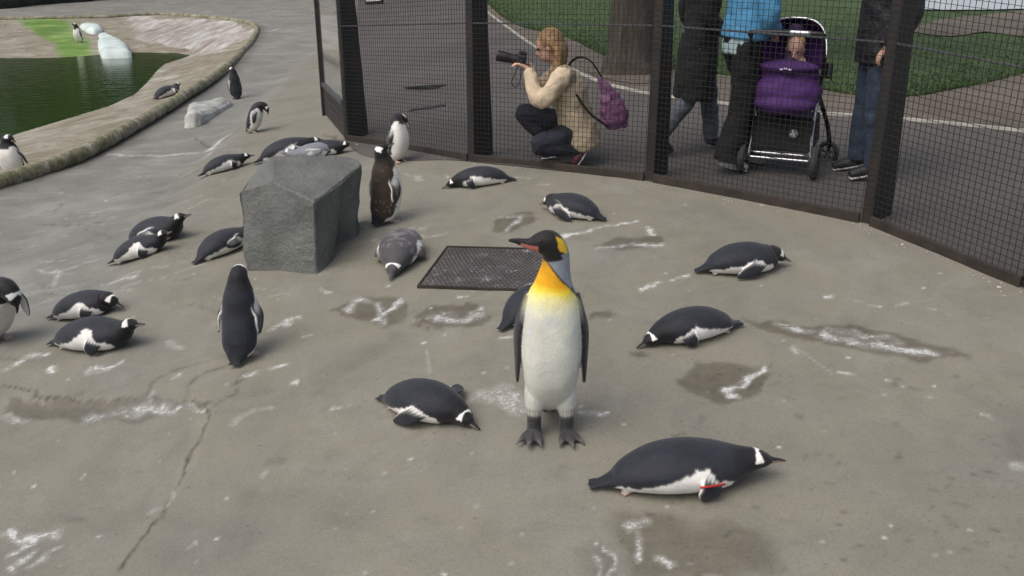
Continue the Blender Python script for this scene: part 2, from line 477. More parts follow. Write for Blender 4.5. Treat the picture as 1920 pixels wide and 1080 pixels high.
for _ in range(26):
    u = rs.uniform(0, 420); v = rs.uniform(300, 620); L_ = rs.uniform(20, 90)
    DARK.append(([(u, v), (u + L_ * .4, v - rs.uniform(-3, 8)), (u + L_, v - rs.uniform(-6, 14))], rs.choice([1.0, 1.4, 2.2]), rs.uniform(.25, .6)))
for _ in range(26):
    u = rs.uniform(380, 1800); v = rs.uniform(430, 1060); L_ = rs.uniform(10, 60)
    DARK.append(([(u, v), (u + L_, v - rs.uniform(-4, 4))], rs.choice([5, 9, 14]), rs.uniform(.08, .2)))

def make_floor():
    rr = [1.1]
    while rr[-1] < 46: rr.append(rr[-1] * 1.0062)
    while rr[-1] < 320: rr.append(rr[-1] * 1.15)
    rr = np.array(rr)
    th = np.concatenate([np.linspace(R(-100), R(-36), 60)[:-1], np.linspace(R(-36), R(34), 500), np.linspace(R(34), R(100), 50)[1:]])
    RR, TH = np.meshgrid(rr, th, indexing='ij')
    X = RR * np.sin(TH); Y = RR * np.cos(TH)
    x = X.ravel(); y = Y.ravel()
    z = h_full(x, y)
    n, m = len(rr), len(th)
    me = bpy.data.meshes.new('enclosure_floor')
    me.vertices.add(n * m)
    me.vertices.foreach_set('co', np.column_stack([x, y, z]).astype(np.float32).ravel())
    i = np.arange(n - 1)[:, None] * m + np.arange(m - 1)[None, :]
    q = np.stack([i, i + m, i + m + 1, i + 1], -1).reshape(-1, 4)
    me.loops.add(q.size); me.polygons.add(len(q))
    me.loops.foreach_set('vertex_index', q.ravel().astype(np.int32))
    me.polygons.foreach_set('loop_start', (np.arange(len(q)) * 4).astype(np.int32))
    me.polygons.foreach_set('use_smooth', np.ones(len(q), bool))
    me.update(calc_edges=True)
    # masks
    wx = x + 0.05 * (fbm(x * 9, y * 9, 4, 31) - 0.47) * 2 + 0.06 * (fbm(x * 3, y * 3, 2, 33) - 0.4); wy = y + 0.07 * (fbm(x * 9, y * 9, 4, 57) - 0.47) * 2 + 0.09 * (fbm(x * 3, y * 3, 2, 58) - 0.4)
    blot = fbm(x * 13, y * 13, 4, 91)
    white = np.zeros(len(x)); wet = np.zeros(len(x)); dark = np.zeros(len(x)); green = np.zeros(len(x)); beach = np.zeros(len(x)); pale = np.zeros(len(x))
    rad = np.hypot(x, y)
    def stroke(arr, px, w, k, wob):
        P = np.array([gp(u, max(v, -40)) for u, v in px])
        D = math.hypot(P[:, 0].mean(), P[:, 1].mean())
        r = w * math.hypot(D, CAM_H) / FPX * (0.85 if w > 2.7 else 1.0)
        if len(P) > 2: P = catmull(P, len(P) * 4)[0]
        pad = r * 2 + 0.16
        sel = np.where((x > P[:, 0].min() - pad) & (x < P[:, 0].max() + pad) & (y > P[:, 1].min() - pad * 1.0) & (y < P[:, 1].max() + pad * 1.0))[0]
        if len(sel) == 0: return
        a, b = (wx, wy) if wob else (x, y)
        d, _, _ = seg_dist(a[sel], b[sel], P)
        val = k * (1 - smooth(0.0, r * 1.7 + 0.008, d))
        if wob: val = val * np.clip(0.35 + 1.5 * blot[sel], 0, 1.15)
        arr[sel] = np.maximum(arr[sel], val)
    for px, w, k in WHITE: stroke(white, px, w, k, w > 2.7)
    for px, w, k in DARK: stroke(dark, px, w, k, True)
    soft = {3: .85, 4: .8, 13: .6, 14: .6}
    for wi, poly in enumerate(WET):
        k_ = soft.get(wi)
        P = np.array([gp(u, v) for u, v in poly])
        sel = np.where((x > P[:, 0].min() - .3) & (x < P[:, 0].max() + .3) & (y > P[:, 1].min() - .3) & (y < P[:, 1].max() + .3))[0]
        d, _, _ = seg_dist(wx[sel], wy[sel], P, True); ins = in_poly(wx[sel], wy[sel], P)
        sdv = np.where(ins, -d, d)
        wet[sel] = np.maximum(wet[sel], (1 - smooth(-0.012, 0.014, sdv)) if k_ is None else k_ * (1 - smooth(-0.07, 0.04, sdv)))
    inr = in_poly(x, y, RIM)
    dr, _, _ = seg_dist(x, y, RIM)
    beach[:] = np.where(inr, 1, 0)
    wet = np.maximum(wet, np.where(~inr, (1 - smooth(0.1, 0.42, dr + 0.2 * (fbm(x * 3, y * 3, 3, 8) - .5))) * 0.75, 0))  # same mask also darkens a band along the outside of the kerb
    g = [gz(u, v, -0.6) for u, v in ((15, 42), (80, 40), (140, 48), (150, 60), (180, 75), (188, 104), (105, 108), (85, 80), (40, 58))]
    g2 = in_poly(x + 0.5 * (fbm(x * .7, y * .7, 3, 77) - .5), y + 2.0 * (fbm(x * .7, y * .7, 3, 78) - .5), g)
    dg_, _, _ = seg_dist(x, y, g, True)
    green = np.where(g2, smooth(0, 0.35, dg_) * np.clip(0.7 + 0.9 * fbm(x * .8, y * .8, 3, 71), 0, 1), 0.0)
    pl = [gz(u, v, -0.45) for u, v in ((240, 32), (440, 42), (470, 60), (420, 95), (360, 92), (300, 75), (250, 60))]
    pale = np.where(in_poly(x + 1.2 * (fbm(x * .8, y * .8, 3, 87) - .5), y + 2 * (fbm(x * .8, y * .8, 3, 88) - .5), pl), 1.0, 0.0)
    d_, s_, q_ = seg_dist(x, y, STEP_B)
    grey = smooth(-0.25, 0.25, d_ * s_ + 0.5 * (fbm(x * 1.5, y * 1.5, 3, 66) - .45))
    d_, s_, q_ = seg_dist(x, y, STEP_A)
    grey = np.maximum(grey * smooth(4.2, 5.6, y), (smooth(-0.03, 0.06, -d_ * s_) * (x < 0) * (y < 5.0)) * 0.22)
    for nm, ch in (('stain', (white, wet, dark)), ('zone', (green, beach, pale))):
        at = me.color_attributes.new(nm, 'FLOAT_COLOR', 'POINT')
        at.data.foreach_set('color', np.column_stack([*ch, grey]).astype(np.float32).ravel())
    return me

def floor_material():
    t = NT('stained concrete', 0.8)
    def attr(nm):
        a = t.n('ShaderNodeAttribute'); a.attribute_name = nm
        s = t.n('ShaderNodeSeparateColor'); t.l(a.outputs['Color'], s.inputs[0]); return [*s.outputs[:3], a.outputs['Alpha']]
    st = attr('stain'); zo = attr('zone')
    tone = t.noise(0.55, 5, 0.6)
    c = t.ramp(tone, [(0.30, (0.170, 0.166, 0.143)), (0.50, (0.204, 0.194, 0.155)), (0.72, (0.198, 0.192, 0.171))])
    gtone = t.ramp(t.noise(1.1, 6, 0.65, dist=0.7), [(0.28, (0.122, 0.127, 0.118)), (0.5, (0.186, 0.190, 0.176)), (0.70, (0.29, 0.295, 0.28))])
    c = t.mix(t.math('MULTIPLY', zo[3], 0.62), c, gtone)
    mott = t.noise(3.2, 7, 0.65, dist=0.6)
    c = t.mix(1.0, c, t.ramp(mott, [(0.22, 0.80), (0.5, 1.0), (0.8, 1.12)]), 'MULTIPLY')
    grain = t.noise(95, 3, 0.7)
    c = t.mix(1.0, c, t.ramp(grain, [(0.25, 0.82), (0.5, 1.0), (0.78, 1.16)]), 'MULTIPLY')
    spk = t.noise(38, 2, 0.5)
    c = t.mix(t.ramp(spk, [(0.69, 0.0), (0.74, 0.55)]), c, (0.10, 0.095, 0.08))
    film = t.noise(1.6, 8, 0.7, dist=1.0)
    c = t.mix(t.ramp(film, [(0.54, 0.0), (0.78, 0.30)]), c, (0.34, 0.35, 0.335))
    # beach of the pool
    bn = t.noise(1.0, 8, 0.75, dist=1.4)
    bc = t.ramp(bn, [(0.28, (0.115, 0.105, 0.070)), (0.46, (0.205, 0.182, 0.130)), (0.60, (0.30, 0.285, 0.235)), (0.74, (0.50, 0.50, 0.47))])
    c = t.mix(zo[1], c, bc)
    gn = t.noise(0.9, 6, 0.65)
    c = t.mix(zo[0], c, t.ramp(gn, [(0.28, (0.06, 0.13, 0.018)), (0.50, (0.13, 0.23, 0.045)), (0.66, (0.24, 0.34, 0.12)), (0.80, (0.38, 0.42, 0.28))]))
    mp = t.n('ShaderNodeMapping'); mp.inputs['Scale'].default_value = (3.0, 0.5, 1); mp.inputs['Rotation'].default_value = (0, 0, R(20))
    t.l(t.tc.outputs['Object'], mp.inputs[0])
    pn = t.noise(1.2, 6, 0.7, mp.outputs[0])
    c = t.mix(zo[2], c, t.ramp(pn, [(0.33, (0.20, 0.165, 0.135)), (0.5, (0.34, 0.315, 0.285)), (0.68, (0.56, 0.56, 0.55))]))
    # damp and dirt
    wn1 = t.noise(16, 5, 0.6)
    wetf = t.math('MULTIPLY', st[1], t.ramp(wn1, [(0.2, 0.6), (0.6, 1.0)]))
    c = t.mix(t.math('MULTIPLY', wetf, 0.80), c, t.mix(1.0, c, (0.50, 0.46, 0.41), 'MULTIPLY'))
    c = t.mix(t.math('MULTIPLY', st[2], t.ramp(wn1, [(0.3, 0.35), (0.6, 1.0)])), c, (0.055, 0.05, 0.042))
    # droppings: broken up so that the edges are ragged
    wn2 = t.noise(70, 6, 0.8)
    wn3 = t.noise(17, 5, 0.7, dist=0.8)
    wf = t.math('ADD', st[0], t.math('MULTIPLY', t.math('SUBTRACT', wn2, 0.5), 1.7))
    wf = t.math('ADD', wf, t.math('MULTIPLY', t.math('SUBTRACT', wn3, 0.5), 1.5))
    crisp = t.ramp(wf, [(0.46, 0.0), (0.74, 0.55), (1.0, 0.95)])
    film2 = t.math('MULTIPLY', t.ramp(st[0], [(0.04, 0.0), (0.55, 0.34)]), t.ramp(wn3, [(0.3, 0.25), (0.65, 1.0)]))
    wf = t.math('MAXIMUM', crisp, film2)
    wf = t.math('MULTIPLY', wf, t.ramp(st[0], [(0.03, 0.0), (0.2, 1.0)]))
    c = t.mix(t.math('MULTIPLY', wf, 0.82), c, t.ramp(wn2, [(0.35, (0.50, 0.51, 0.49)), (0.65, (0.74, 0.76, 0.75))]))
    t.base(c)
    ro = t.ramp(wetf, [(0.0, 0.82), (1.0, 0.42)])
    t.set(Roughness=ro, Specular_IOR_Level=0.35)
    hgt = t.math('ADD', t.math('MULTIPLY', grain, 0.35), t.math('ADD', mott, t.math('MULTIPLY', wf, 0.25)))
    t.bump(hgt, 0.35, 0.012)
    return t.m

M = {}
M['floor'] = floor_material()
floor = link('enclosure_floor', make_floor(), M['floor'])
tag(floor, 'stained grey tan concrete floor of the penguin enclosure', None, kind='structure')

# ------------------------------------------------------------------ strips outside the fence: path, kerb line, bare earth, lawn
def resample(poly, n):
    P = np.asarray(poly, float); i = np.linspace(0, len(P) - 1, n); a = np.minimum(i.astype(int), len(P) - 2); f = (i - a)[:, None]
    return P[a] * (1 - f) + P[a + 1] * f

def strip(name, A, B, material, lift, nu=90, nv=30, bumpy=0.0, power=1.0):
    a = catmull(A, nu)[0]; b = catmull(B, nu)[0]
    v = []; f = []
    for i in range(nu):
        for j in range(nv):
            t = (j / (nv - 1)) ** power
            p = a[i] * (1 - t) + b[i] * t
            z = float(e_base(p[0], p[1])) + lift
            if bumpy: z += bumpy * (float(fbm(p[0] * 1.3, p[1] * 1.3, 3, 4)) - 0.3)
            v.append((p[0], p[1], z))
    for i in range(nu - 1):
        for j in range(nv - 1):
            k = i * nv + j; f.append((k, k + nv, k + nv + 1, k + 1))
    return link(name, mesh_from(name, v, f), material)

t = NT('dark tarmac', 0.85)
c = t.ramp(t.noise(0.5, 5), [(0.3, (0.066, 0.060, 0.055)), (0.7, (0.098, 0.090, 0.082))])
c = t.mix(1.0, c, t.ramp(t.noise(60, 3, 0.7), [(0.3, 0.7), (0.7, 1.25)]), 'MULTIPLY')
c = t.mix(t.ramp(t.noise(2.3, 6, 0.65, dist=1.0), [(0.56, 0.0), (0.72, 0.5)]), c, (0.07, 0.065, 0.06))
t.base(c); t.bump(t.noise(110, 3), 0.4, 0.006); M['tarmac'] = t.m

t = NT('bare earth', 0.95)
c = t.ramp(t.noise(1.2, 7, 0.65), [(0.3, (0.075, 0.062, 0.048)), (0.55, (0.12, 0.10, 0.078)), (0.8, (0.15, 0.13, 0.105))])
t.base(c); t.bump(t.noise(14, 6), 0.6, 0.03); M['earth'] = t.m

t = NT('lawn soil', 0.95)
c = t.ramp(t.noise(0.9, 7, 0.6), [(0.3, (0.026, 0.052, 0.012)), (0.6, (0.044, 0.080, 0.019)), (0.82, (0.085, 0.095, 0.042))])
t.base(c); t.bump(t.noise(30, 5), 0.7, 0.03); M['lawn'] = t.m
M['kerb'] = simple('pale kerb', (0.36, 0.35, 0.31), 0.8, 0.3, 9)

path = strip('path', PATH_IN, PATH_OUT, M['tarmac'], 0.004, 110, 40)
tag(path, 'dark tarmac visitor path behind the fence', kind='structure')
verge = strip('verge', PATH_OUT, LAWN_IN, M['earth'], 0.012, 110, 12, 0.02)
tag(verge, 'bare brown earth verge beside the path', kind='structure')
lawn = strip('lawn', LAWN_IN, LAWN_OUT, M['lawn'], 0.012, 110, 60, 0.05, 1.7)
tag(lawn, 'green lawn beyond the visitor path', kind='structure')
ek = catmull(PATH_OUT, 260)[0]
mb = MB()
ring = [(-.026, 0), (-.022, .022), (.022, .022), (.026, 0)]
for i, p in enumerate(ek):
    a = ek[max(0, i - 1)]; b = ek[min(len(ek) - 1, i + 1)]; d = b - a; d[2] = 0; d /= np.linalg.norm(d); nn = np.array([-d[1], d[0], 0])
    z = float(e_base(p[0], p[1]))
    mb.v += [(p[0] + nn[0] * o, p[1] + nn[1] * o, z + 0.002 + h) for o, h in ring]
for i in range(len(ek) - 1):
    for j in range(3):
        k = i * 4 + j; mb.f.append((k, k + 4, k + 5, k + 1))
tag(mb.build('path_edging', M['kerb']), 'thin pale edging line along the tarmac path', kind='structure')

# worn patches of earth on the lawn, the pale road beyond it
def patch(name, px, material, lift, label, n=40):
    P = catmull([gp(u, v) for u, v in px + px[:1]], n)[0][:-1]
    c0 = P.mean(0); v = [(c0[0], c0[1], float(e_base(c0[0], c0[1])) + lift)]; f = []
    K = 8
    for k in range(1, K + 1):
        for p in P:
            q = c0 + (p - c0) * k / K * (1 + 0.06 * (fbm(p[0] * 2, p[1] * 2, 3, 5) - .5))
            z = float(e_base(q[0], q[1])) + lift + 0.05 * (float(fbm(q[0] * 1.3, q[1] * 1.3, 3, 4)) - 0.3)
            v.append((q[0], q[1], z))
    m = len(P)
    for j in range(m): f.append((0, 1 + j, 1 + (j + 1) % m))
    for k in range(K - 1):
        for j in range(m):
            a = 1 + k * m + j; b = 1 + k * m + (j + 1) % m; f.append((a, a + m, b + m, b))
    o = link(name, mesh_from(name, v, f), material)
    tag(o, label, kind='structure'); return o
patch('bare_ground', [(1700, 62), (1760, 40), (1850, 30), (1990, 18), (2050, 60), (1940, 72), (1850, 64), (1780, 72)], M['earth'], 0.03, 'worn brown earth crossing the lawn')
patch('bare_ground', [(1090, 128), (1130, 118), (1190, 118), (1250, 124), (1250, 150), (1190, 160), (1120, 146)], M['earth'], 0.018, 'worn brown earth around the tree trunk')
M['palepath'] = simple('pale road', (0.36, 0.40, 0.42), 0.8, 0.12, 3)
patch('road', [(1705, 21), (1800, 23), (1930, 20), (2100, 16), (2200, -30), (1950, -45), (1720, -20)], M['palepath'], 0.045, 'pale grey road beyond the lawn')

# ------------------------------------------------------------------ pool water, kerb, pale slides
t = NT('green pool water', 0.06)
t.base((0.024, 0.046, 0.010))
mp = t.n('ShaderNodeMapping'); mp.inputs['Scale'].default_value = (1.0, 2.6, 1); t.l(t.tc.outputs['Object'], mp.inputs[0])
t.bump(t.noise(2.6, 5, 0.6, mp.outputs[0], 0.4), 0.16, 0.05)
t.set(IOR=1.33); M['water'] = t.m
xs = [p[0] for p in RIM]; ys = [p[1] for p in RIM]
wv = [(p[0], p[1], Z_W) for p in WATER]
cx, cy = np.mean([p[0] for p in wv]), np.mean([p[1] for p in wv])
bm = bmesh.new()
grow = [(q[0] + 0.15 * (q[0] - cx) / 6, q[1] + 0.15 * (q[1] - cy) / 6, Z_W) for q in wv]
bm.faces.new([bm.verts.new(q) for q in grow]); bmesh.ops.triangulate(bm, faces=bm.faces)
me = bpy.data.meshes.new('water'); bm.to_mesh(me); bm.free()
tag(link('water', me, M['water']), 'dark green pool water with fine ripples', kind='structure')

t = NT('mossy kerb', 0.9)
mo = t.noise(5.0, 7, 0.7)
c = t.ramp(mo, [(0.25, (0.06, 0.06, 0.03)), (0.38, (0.12, 0.13, 0.055)), (0.5, (0.23, 0.21, 0.14)), (0.66, (0.42, 0.41, 0.36))])
c = t.mix(t.ramp(t.noise(22, 5, 0.7), [(0.50, 0.0), (0.70, 0.8)]), c, (0.075, 0.105, 0.028))
t.base(c); t.bump(t.noise(20, 6, 0.7), 0.9, 0.03); M['moss'] = t.m
rp = catmull(RIM, 620)[0]
mb = MB(); m = 12
for i, p in enumerate(rp):
    a = rp[max(0, i - 1)]; b = rp[min(len(rp) - 1, i + 1)]; d = b - a; d[2] = 0; d /= np.linalg.norm(d); nn = np.array([-d[1], d[0], 0])
    z = float(e_base(p[0], p[1]))
    for j in range(m):
        an = 2 * math.pi * j / m
        s = i * 0.9
        kn = 1 + 0.36 * (float(fbm(i * 0.55, j * 0.8, 3, 13)) - 0.5) + 0.04 * math.sin(i * 1.05)
        mb.v.append((p[0] + nn[0] * math.cos(an) * 0.082 * kn, p[1] + nn[1] * math.cos(an) * 0.082 * kn, z + 0.012 + 0.085 * math.sin(an) * kn))
mb.f = ring_faces(len(rp), m) + [tuple(range(m)), tuple(range((len(rp) - 1) * m, len(rp) * m))]
tag(mb.build('pool_kerb', M['moss'], smooth_shade=True), 'rounded mossy stone kerb curving round the pool', 'kerb')

def rock_mesh(name, verts, faces, cuts, amp, freq, seed, bev=0.012, fine=0.25, chip=None):
    bm = bmesh.new()
    vs = [bm.verts.new(v) for v in verts]
    for f in faces: bm.faces.new([vs[i] for i in f])
    bmesh.ops.recalc_face_normals(bm, faces=bm.faces)
    if bev: bmesh.ops.bevel(bm, geom=bm.edges[:], offset=bev, segments=1, affect='EDGES')
    bmesh.ops.triangulate(bm, faces=[f for f in bm.faces if len(f.verts) > 4])
    bmesh.ops.subdivide_edges(bm, edges=bm.edges[:], cuts=cuts, use_grid_fill=True)
    bm.normal_update()
    from mathutils import noise as mn
    for v in bm.verts:
        o = Vector((seed, seed * 2.1, 0))
        a = mn.noise(v.co * freq + o) * amp + mn.noise(v.co * freq * 3.3 + o) * amp * 0.45 + mn.noise(v.co * freq * 11 + o) * amp * fine
        if chip:
            dd_, _ = mn.voronoi(v.co * chip[0] + o); a += (dd_[0] - .45) * chip[1]
        v.co += v.normal * a
    me = bpy.data.meshes.new(name); bm.to_mesh(me); bm.free()
    return me

# pale slabs that slope into the pool
M['pale'] = simple('whitewashed concrete', (0.52, 0.60, 0.58), 0.7, 0.22, 1.6, 0.3, 0.02)
def slab(name, px, z0, z1, label, seed):
    P = [gz(u, v, z0) for u, v in px]
    c0 = np.mean(P, 0)
    top = [(c0 + (p - c0) * 0.86)[:2].tolist() + [z0 + 0.07 * (1 if k % 2 else .8)] for k, p in enumerate(P)]
    bot = [[p[0], p[1], z1] for p in P]
    n = len(P)
    me = rock_mesh(name, top + bot, [tuple(range(n)), tuple(range(2 * n - 1, n - 1, -1))] + [(i, i + n, (i + 1) % n + n, (i + 1) % n) for i in range(n)], 3, 0.05, 0.8, seed, 0.08)
    me.polygons.foreach_set('use_smooth', [True] * len(me.polygons))
    return tag(link(name, me, M['pale']), label, 'slab')
slab('slide_slab', [(180, 66), (196, 62), (226, 72), (240, 82), (250, 101), (190, 103), (180, 85)], -0.62, -1.2, 'smooth pale blue white slab sloping into the green pool', 3)
slab('slide_slab', [(145, 47), (165, 43), (190, 47), (196, 56), (175, 60), (152, 54)], -0.50, -0.9, 'small pale slab above the larger white slab by the pool', 8)
# low pale concrete lump on the run beside the pool
P = [gh(u, v) for u, v in ((342, 243), (372, 240), (400, 222), (440, 196), (425, 186), (390, 200), (350, 210))]
zz = min(p[2] for p in P)
n = len(P); c0 = np.mean(P, 0)
me = rock_mesh('concrete_lump', [(c0 + (p - c0) * 0.8)[:2].tolist() + [p[2] + (0.17 if k in (0, 1, 6) else 0.10)] for k, p in enumerate(P)] + [[p[0], p[1], p[2] - 0.05] for p in P],
     [tuple(range(n)), tuple(range(2 * n - 1, n - 1, -1))] + [(i, i + n, (i + 1) % n + n, (i + 1) % n) for i in range(n)], 3, 0.03, 2.5, 4, 0.05)
me.polygons.foreach_set('use_smooth', [True] * len(me.polygons))
M['lump'] = simple('washed concrete', (0.30, 0.31, 0.27), 0.85, 0.35, 5, 0.4, 0.02, c2=(0.50, 0.51, 0.48))
tag(link('concrete_lump', me, M['lump']), 'low rounded concrete lump streaked white between kerb and penguins', 'concrete lump')

# dark rockwork and planting far behind the pool
t = NT('dark rockwork', 0.95); t.base(t.ramp(t.noise(1.5, 7, 0.7), [(0.3, (0.018, 0.02, 0.017)), (0.6, (0.05, 0.055, 0.045)), (0.8, (0.09, 0.095, 0.085))])); t.bump(t.noise(6, 6), 0.8, 0.1); M['darkrock'] = t.m
A = [gp(u, v) for u, v in ((-420, 30), (-200, 24), (0, 17), (60, 11), (120, 6), (165, 3), (215, -6), (330, -22))]
rows = []
for k, p in enumerate(catmull(A, 40)[0]):
    for d_, h_ in ((0.0, -0.3), (0.1, 0.5), (0.5, 1.2), (1.4, 1.7), (2.6, 1.9), (3.2, -0.3)):
        w = 0.5 * (float(fbm(k * .5, d_ * 2, 3, 2)) - .45)
        rows.append((p[0] + d_ * -0.35, p[1] + d_ + w, float(e_base(p[0], p[1])) + h_ * (1 + w)))
tag(link('rock_wall', mesh_from('rock_wall', rows, ring_faces(40, 6)), M['darkrock']), 'low dark rockwork bank far behind the pool', 'rock wall')

# ------------------------------------------------------------------ fence
t = NT('rusty dark paint', 0.6)
n1 = t.noise(3.5, 7, 0.7)
c = t.ramp(n1, [(0.3, (0.012, 0.012, 0.013)), (0.55, (0.024, 0.021, 0.020)), (0.70, (0.050, 0.026, 0.018)), (0.85, (0.075, 0.055, 0.045))])
t.base(c); t.bump(t.noise(40, 5), 0.3, 0.004); M['post'] = t.m
t = NT('weathered rail', 0.7)
c = t.ramp(t.noise(8, 6, 0.7), [(0.3, (0.016, 0.012, 0.009)), (0.6, (0.038, 0.028, 0.021)), (0.8, (0.085, 0.07, 0.058))])
t.base(c); t.bump(t.noise(60, 4), 0.3, 0.004); M['rail'] = t.m
M['wire'] = simple('dark wire', (0.012, 0.014, 0.012), 0.7, 0.3, 20, 0)
M['steel'] = simple('dull steel bar', (0.09, 0.095, 0.10), 0.5, 0.3, 12, 0.1, metallic=0.3)

FB = [np.array([p[0], p[1], float(e_base(p[0], p[1]))]) for p in FENCE]
fence = empty('mesh_fence', tuple(FB[2]))
tag(fence, 'tall dark wire mesh fence with tapered steel posts between penguins and path', 'fence')
FH = 2.35
def off(o):                                            # children are modelled in world space
    o.location = -Vector(fence.location); o.parent = fence; return o
def outward(i):
    ds = []
    for a, b in ((i - 1, i), (i, i + 1)):
        if 0 <= a and b < len(FB):
            d = FB[b] - FB[a]; d[2] = 0; ds.append(d / np.linalg.norm(d))
    d = sum(ds); d /= np.linalg.norm(d)
    return np.array([-d[1], d[0], 0.0]), d
UP = np.array([0, 0, 1.0])
for i in range(len(FB)):
    nn, d = outward(i); b = FB[i]
    mb = MB()
    for (dep0, dep1, th, o0) in ((0.012, 0.012, 0.075, 0.008),):      # inner flange
        p0 = b + nn * 0.028; mb.bar(p0 - UP * 0.05, p0 + UP * FH, 0.075, 0.035, up=tuple(nn))
    off(mb.build('post', M['post'], bevel=0.004))
    w = MB(); th = 0.026
    q = []
    for s in (-1, 1):
        for z, dep in ((-0.05, 0.21), (FH, 0.09)):
            q += [b + d * s * th + nn * 0.046 + UP * z, b + d * s * th + nn * (0.046 + dep) + UP * z]
    w.add(q, [(0, 1, 3, 2), (4, 6, 7, 5), (0, 2, 6, 4), (1, 5, 7, 3), (2, 3, 7, 6), (0, 4, 5, 1)])
    off(w.build('tapered_web', M['post'], bevel=0.004))
sp = 0.037
for i in range(len(FB) - 1):
    a, b = FB[i], FB[i + 1]; d = b - a; L = np.linalg.norm(d); d = d / L
    nn = np.array([-d[1], d[0], 0]); nn /= np.linalg.norm(nn)
    mb = MB(); w = 0.0027
    nW = int(L / sp)
    for k in range(1, nW):
        p = a + d * (k * L / nW); j = 0.002 * math.sin(k * 7.3)
        mb.bar(p + UP * 0.06, p + UP * (FH - 0.03) + d * j, w, w, up=tuple(nn))
    for k in range(1, int((FH - 0.1) / sp)):
        z = 0.06 + k * sp
        mb.bar(a + UP * z + nn * w, b + UP * z + nn * w, w, w, up=tuple(nn))
    off(tag(mb.build('wire_mesh', M['wire']), 'square welded wire mesh of the fence panel', kind='stuff'))
    mb = MB(); mb.bar(a + d * 0.04 + UP * 0.030 + nn * 0.004, b - d * 0.04 + UP * 0.030 + nn * 0.004, 0.03, 0.066, up=(0, 0, 1))
    off(mb.build('bottom_rail', M['rail'], bevel=0.004))
    mb = MB(); mb.bar(a + d * 0.038 + UP * 1.10 + nn * 0.012, b - d * 0.038 + UP * 1.10 + nn * 0.012, 0.010, 0.012)
    off(mb.build('middle_rail', M['steel']))
    mb = MB(); mb.bar(a + d * 0.04 + UP * (FH - 0.03) + nn * 0.012, b - d * 0.04 + UP * (FH - 0.03) + nn * 0.012, 0.03, 0.05)
    off(mb.build('top_rail', M['rail']))
# glazed return panel at the far end: post, solid slats below, pane above
g0 = np.array([GATE0[0], GATE0[1], float(e_base(GATE0[0], GATE0[1]))]); g1 = FB[0]
d = g1 - g0; L = np.linalg.norm(d); d /= L; nn = np.array([-d[1], d[0], 0]); nn /= np.linalg.norm(nn)
mb = MB(); mb.bar(g0 - UP * 0.05, g0 + UP * FH, 0.075, 0.06, up=tuple(nn)); off(mb.build('post', M['post'], bevel=0.004))
for k in range(4):
    mb = MB(); z = 0.06 + k * 0.082
    mb.bar(g0 + d * 0.045 + UP * z + nn * 0.01, g1 - d * 0.042 + UP * z + nn * 0.01, 0.02, 0.074); off(mb.build('slat', M['post'], bevel=0.003))
mb = MB(); mb.bar(g0 + d * 0.045 + UP * 0.372 + nn * 0.005, g1 - d * 0.042 + UP * 0.372 + nn * 0.005, 0.05, 0.04); off(mb.build('sill', M['steel']))
t = NT('clear pane', 0.02); t.base((0.95, 0.97, 0.97)); t.set(Transmission_Weight=1.0, IOR=1.05, Alpha=0.35); M['glass'] = t.m
mb = MB(); mb.bar(g0 + d * 0.045 + UP * 1.37, g1 - d * 0.042 + UP * 1.37, 0.006, 1.95); off(mb.build('pane', M['glass']))
# notice hung on the outside of the mesh
M['white'] = simple('white enamel', (0.8, 0.8, 0.8), 0.4, 0.05, 3, 0)
M['black'] = simple('black plastic', (0.012, 0.012, 0.013), 0.45, 0.2, 20, 0.05)
a, b = FB[0], FB[1]; d = (b - a); Ln = np.linalg.norm(d); d /= Ln; nn = np.array([-d[1], d[0], 0]); nn /= np.linalg.norm(nn)
c0 = a + d * Ln * 0.30 + nn * 0.03 + UP * 1.46
sg = empty('notice_board', tuple(c0)); tag(sg, 'small white notice in a black frame hung on the fence mesh', 'sign')
def sloc(o): o.location = -Vector(sg.location); o.parent = sg; return o
mb = MB(); mb.bar(c0 - d * 0.15, c0 + d * 0.15, 0.012, 0.36); sloc(mb.build('frame', M['black'], bevel=0.003))
mb = MB(); mb.bar(c0 - d * 0.125 - nn * 0.008, c0 + d * 0.125 - nn * 0.008, 0.006, 0.30); sloc(mb.build('panel', M['white']))

# litter of feathers and grit caught along the bottom rail
mb = MB(); rr = random.Random(3)
for k in range(170):
    i = rr.choice([0, 0, 1, 1, 2, 2, 2, 3, 3, 3, 4]); i = min(i, len(FB) - 2); f = rr.random()
    p = FB[i] * (1 - f) + FB[i + 1] * f; dd = FB[i + 1] - FB[i]; nq = np.array([-dd[1], dd[0], 0]); nq /= np.linalg.norm(nq)
    q = p - nq * (0.03 + abs(rr.gauss(0, 0.055))); q[2] = float(h_full(q[0], q[1])) + 0.002
    s = rr.uniform(0.002, 0.007) * (2.2 if rr.random() < .06 else 1)
    mb.ball(q, (s * rr.uniform(.8, 1.8), s, s * .5), 6, 4, rot=Euler((0, 0, rr.uniform(0, 6))))
M['grit'] = simple('pale grit', (0.34, 0.33, 0.31), 0.9, 0.6, 60, 0)
tag(mb.build('grit', M['grit']), 'pale grit and feather scraps along the foot of the fence', kind='stuff')

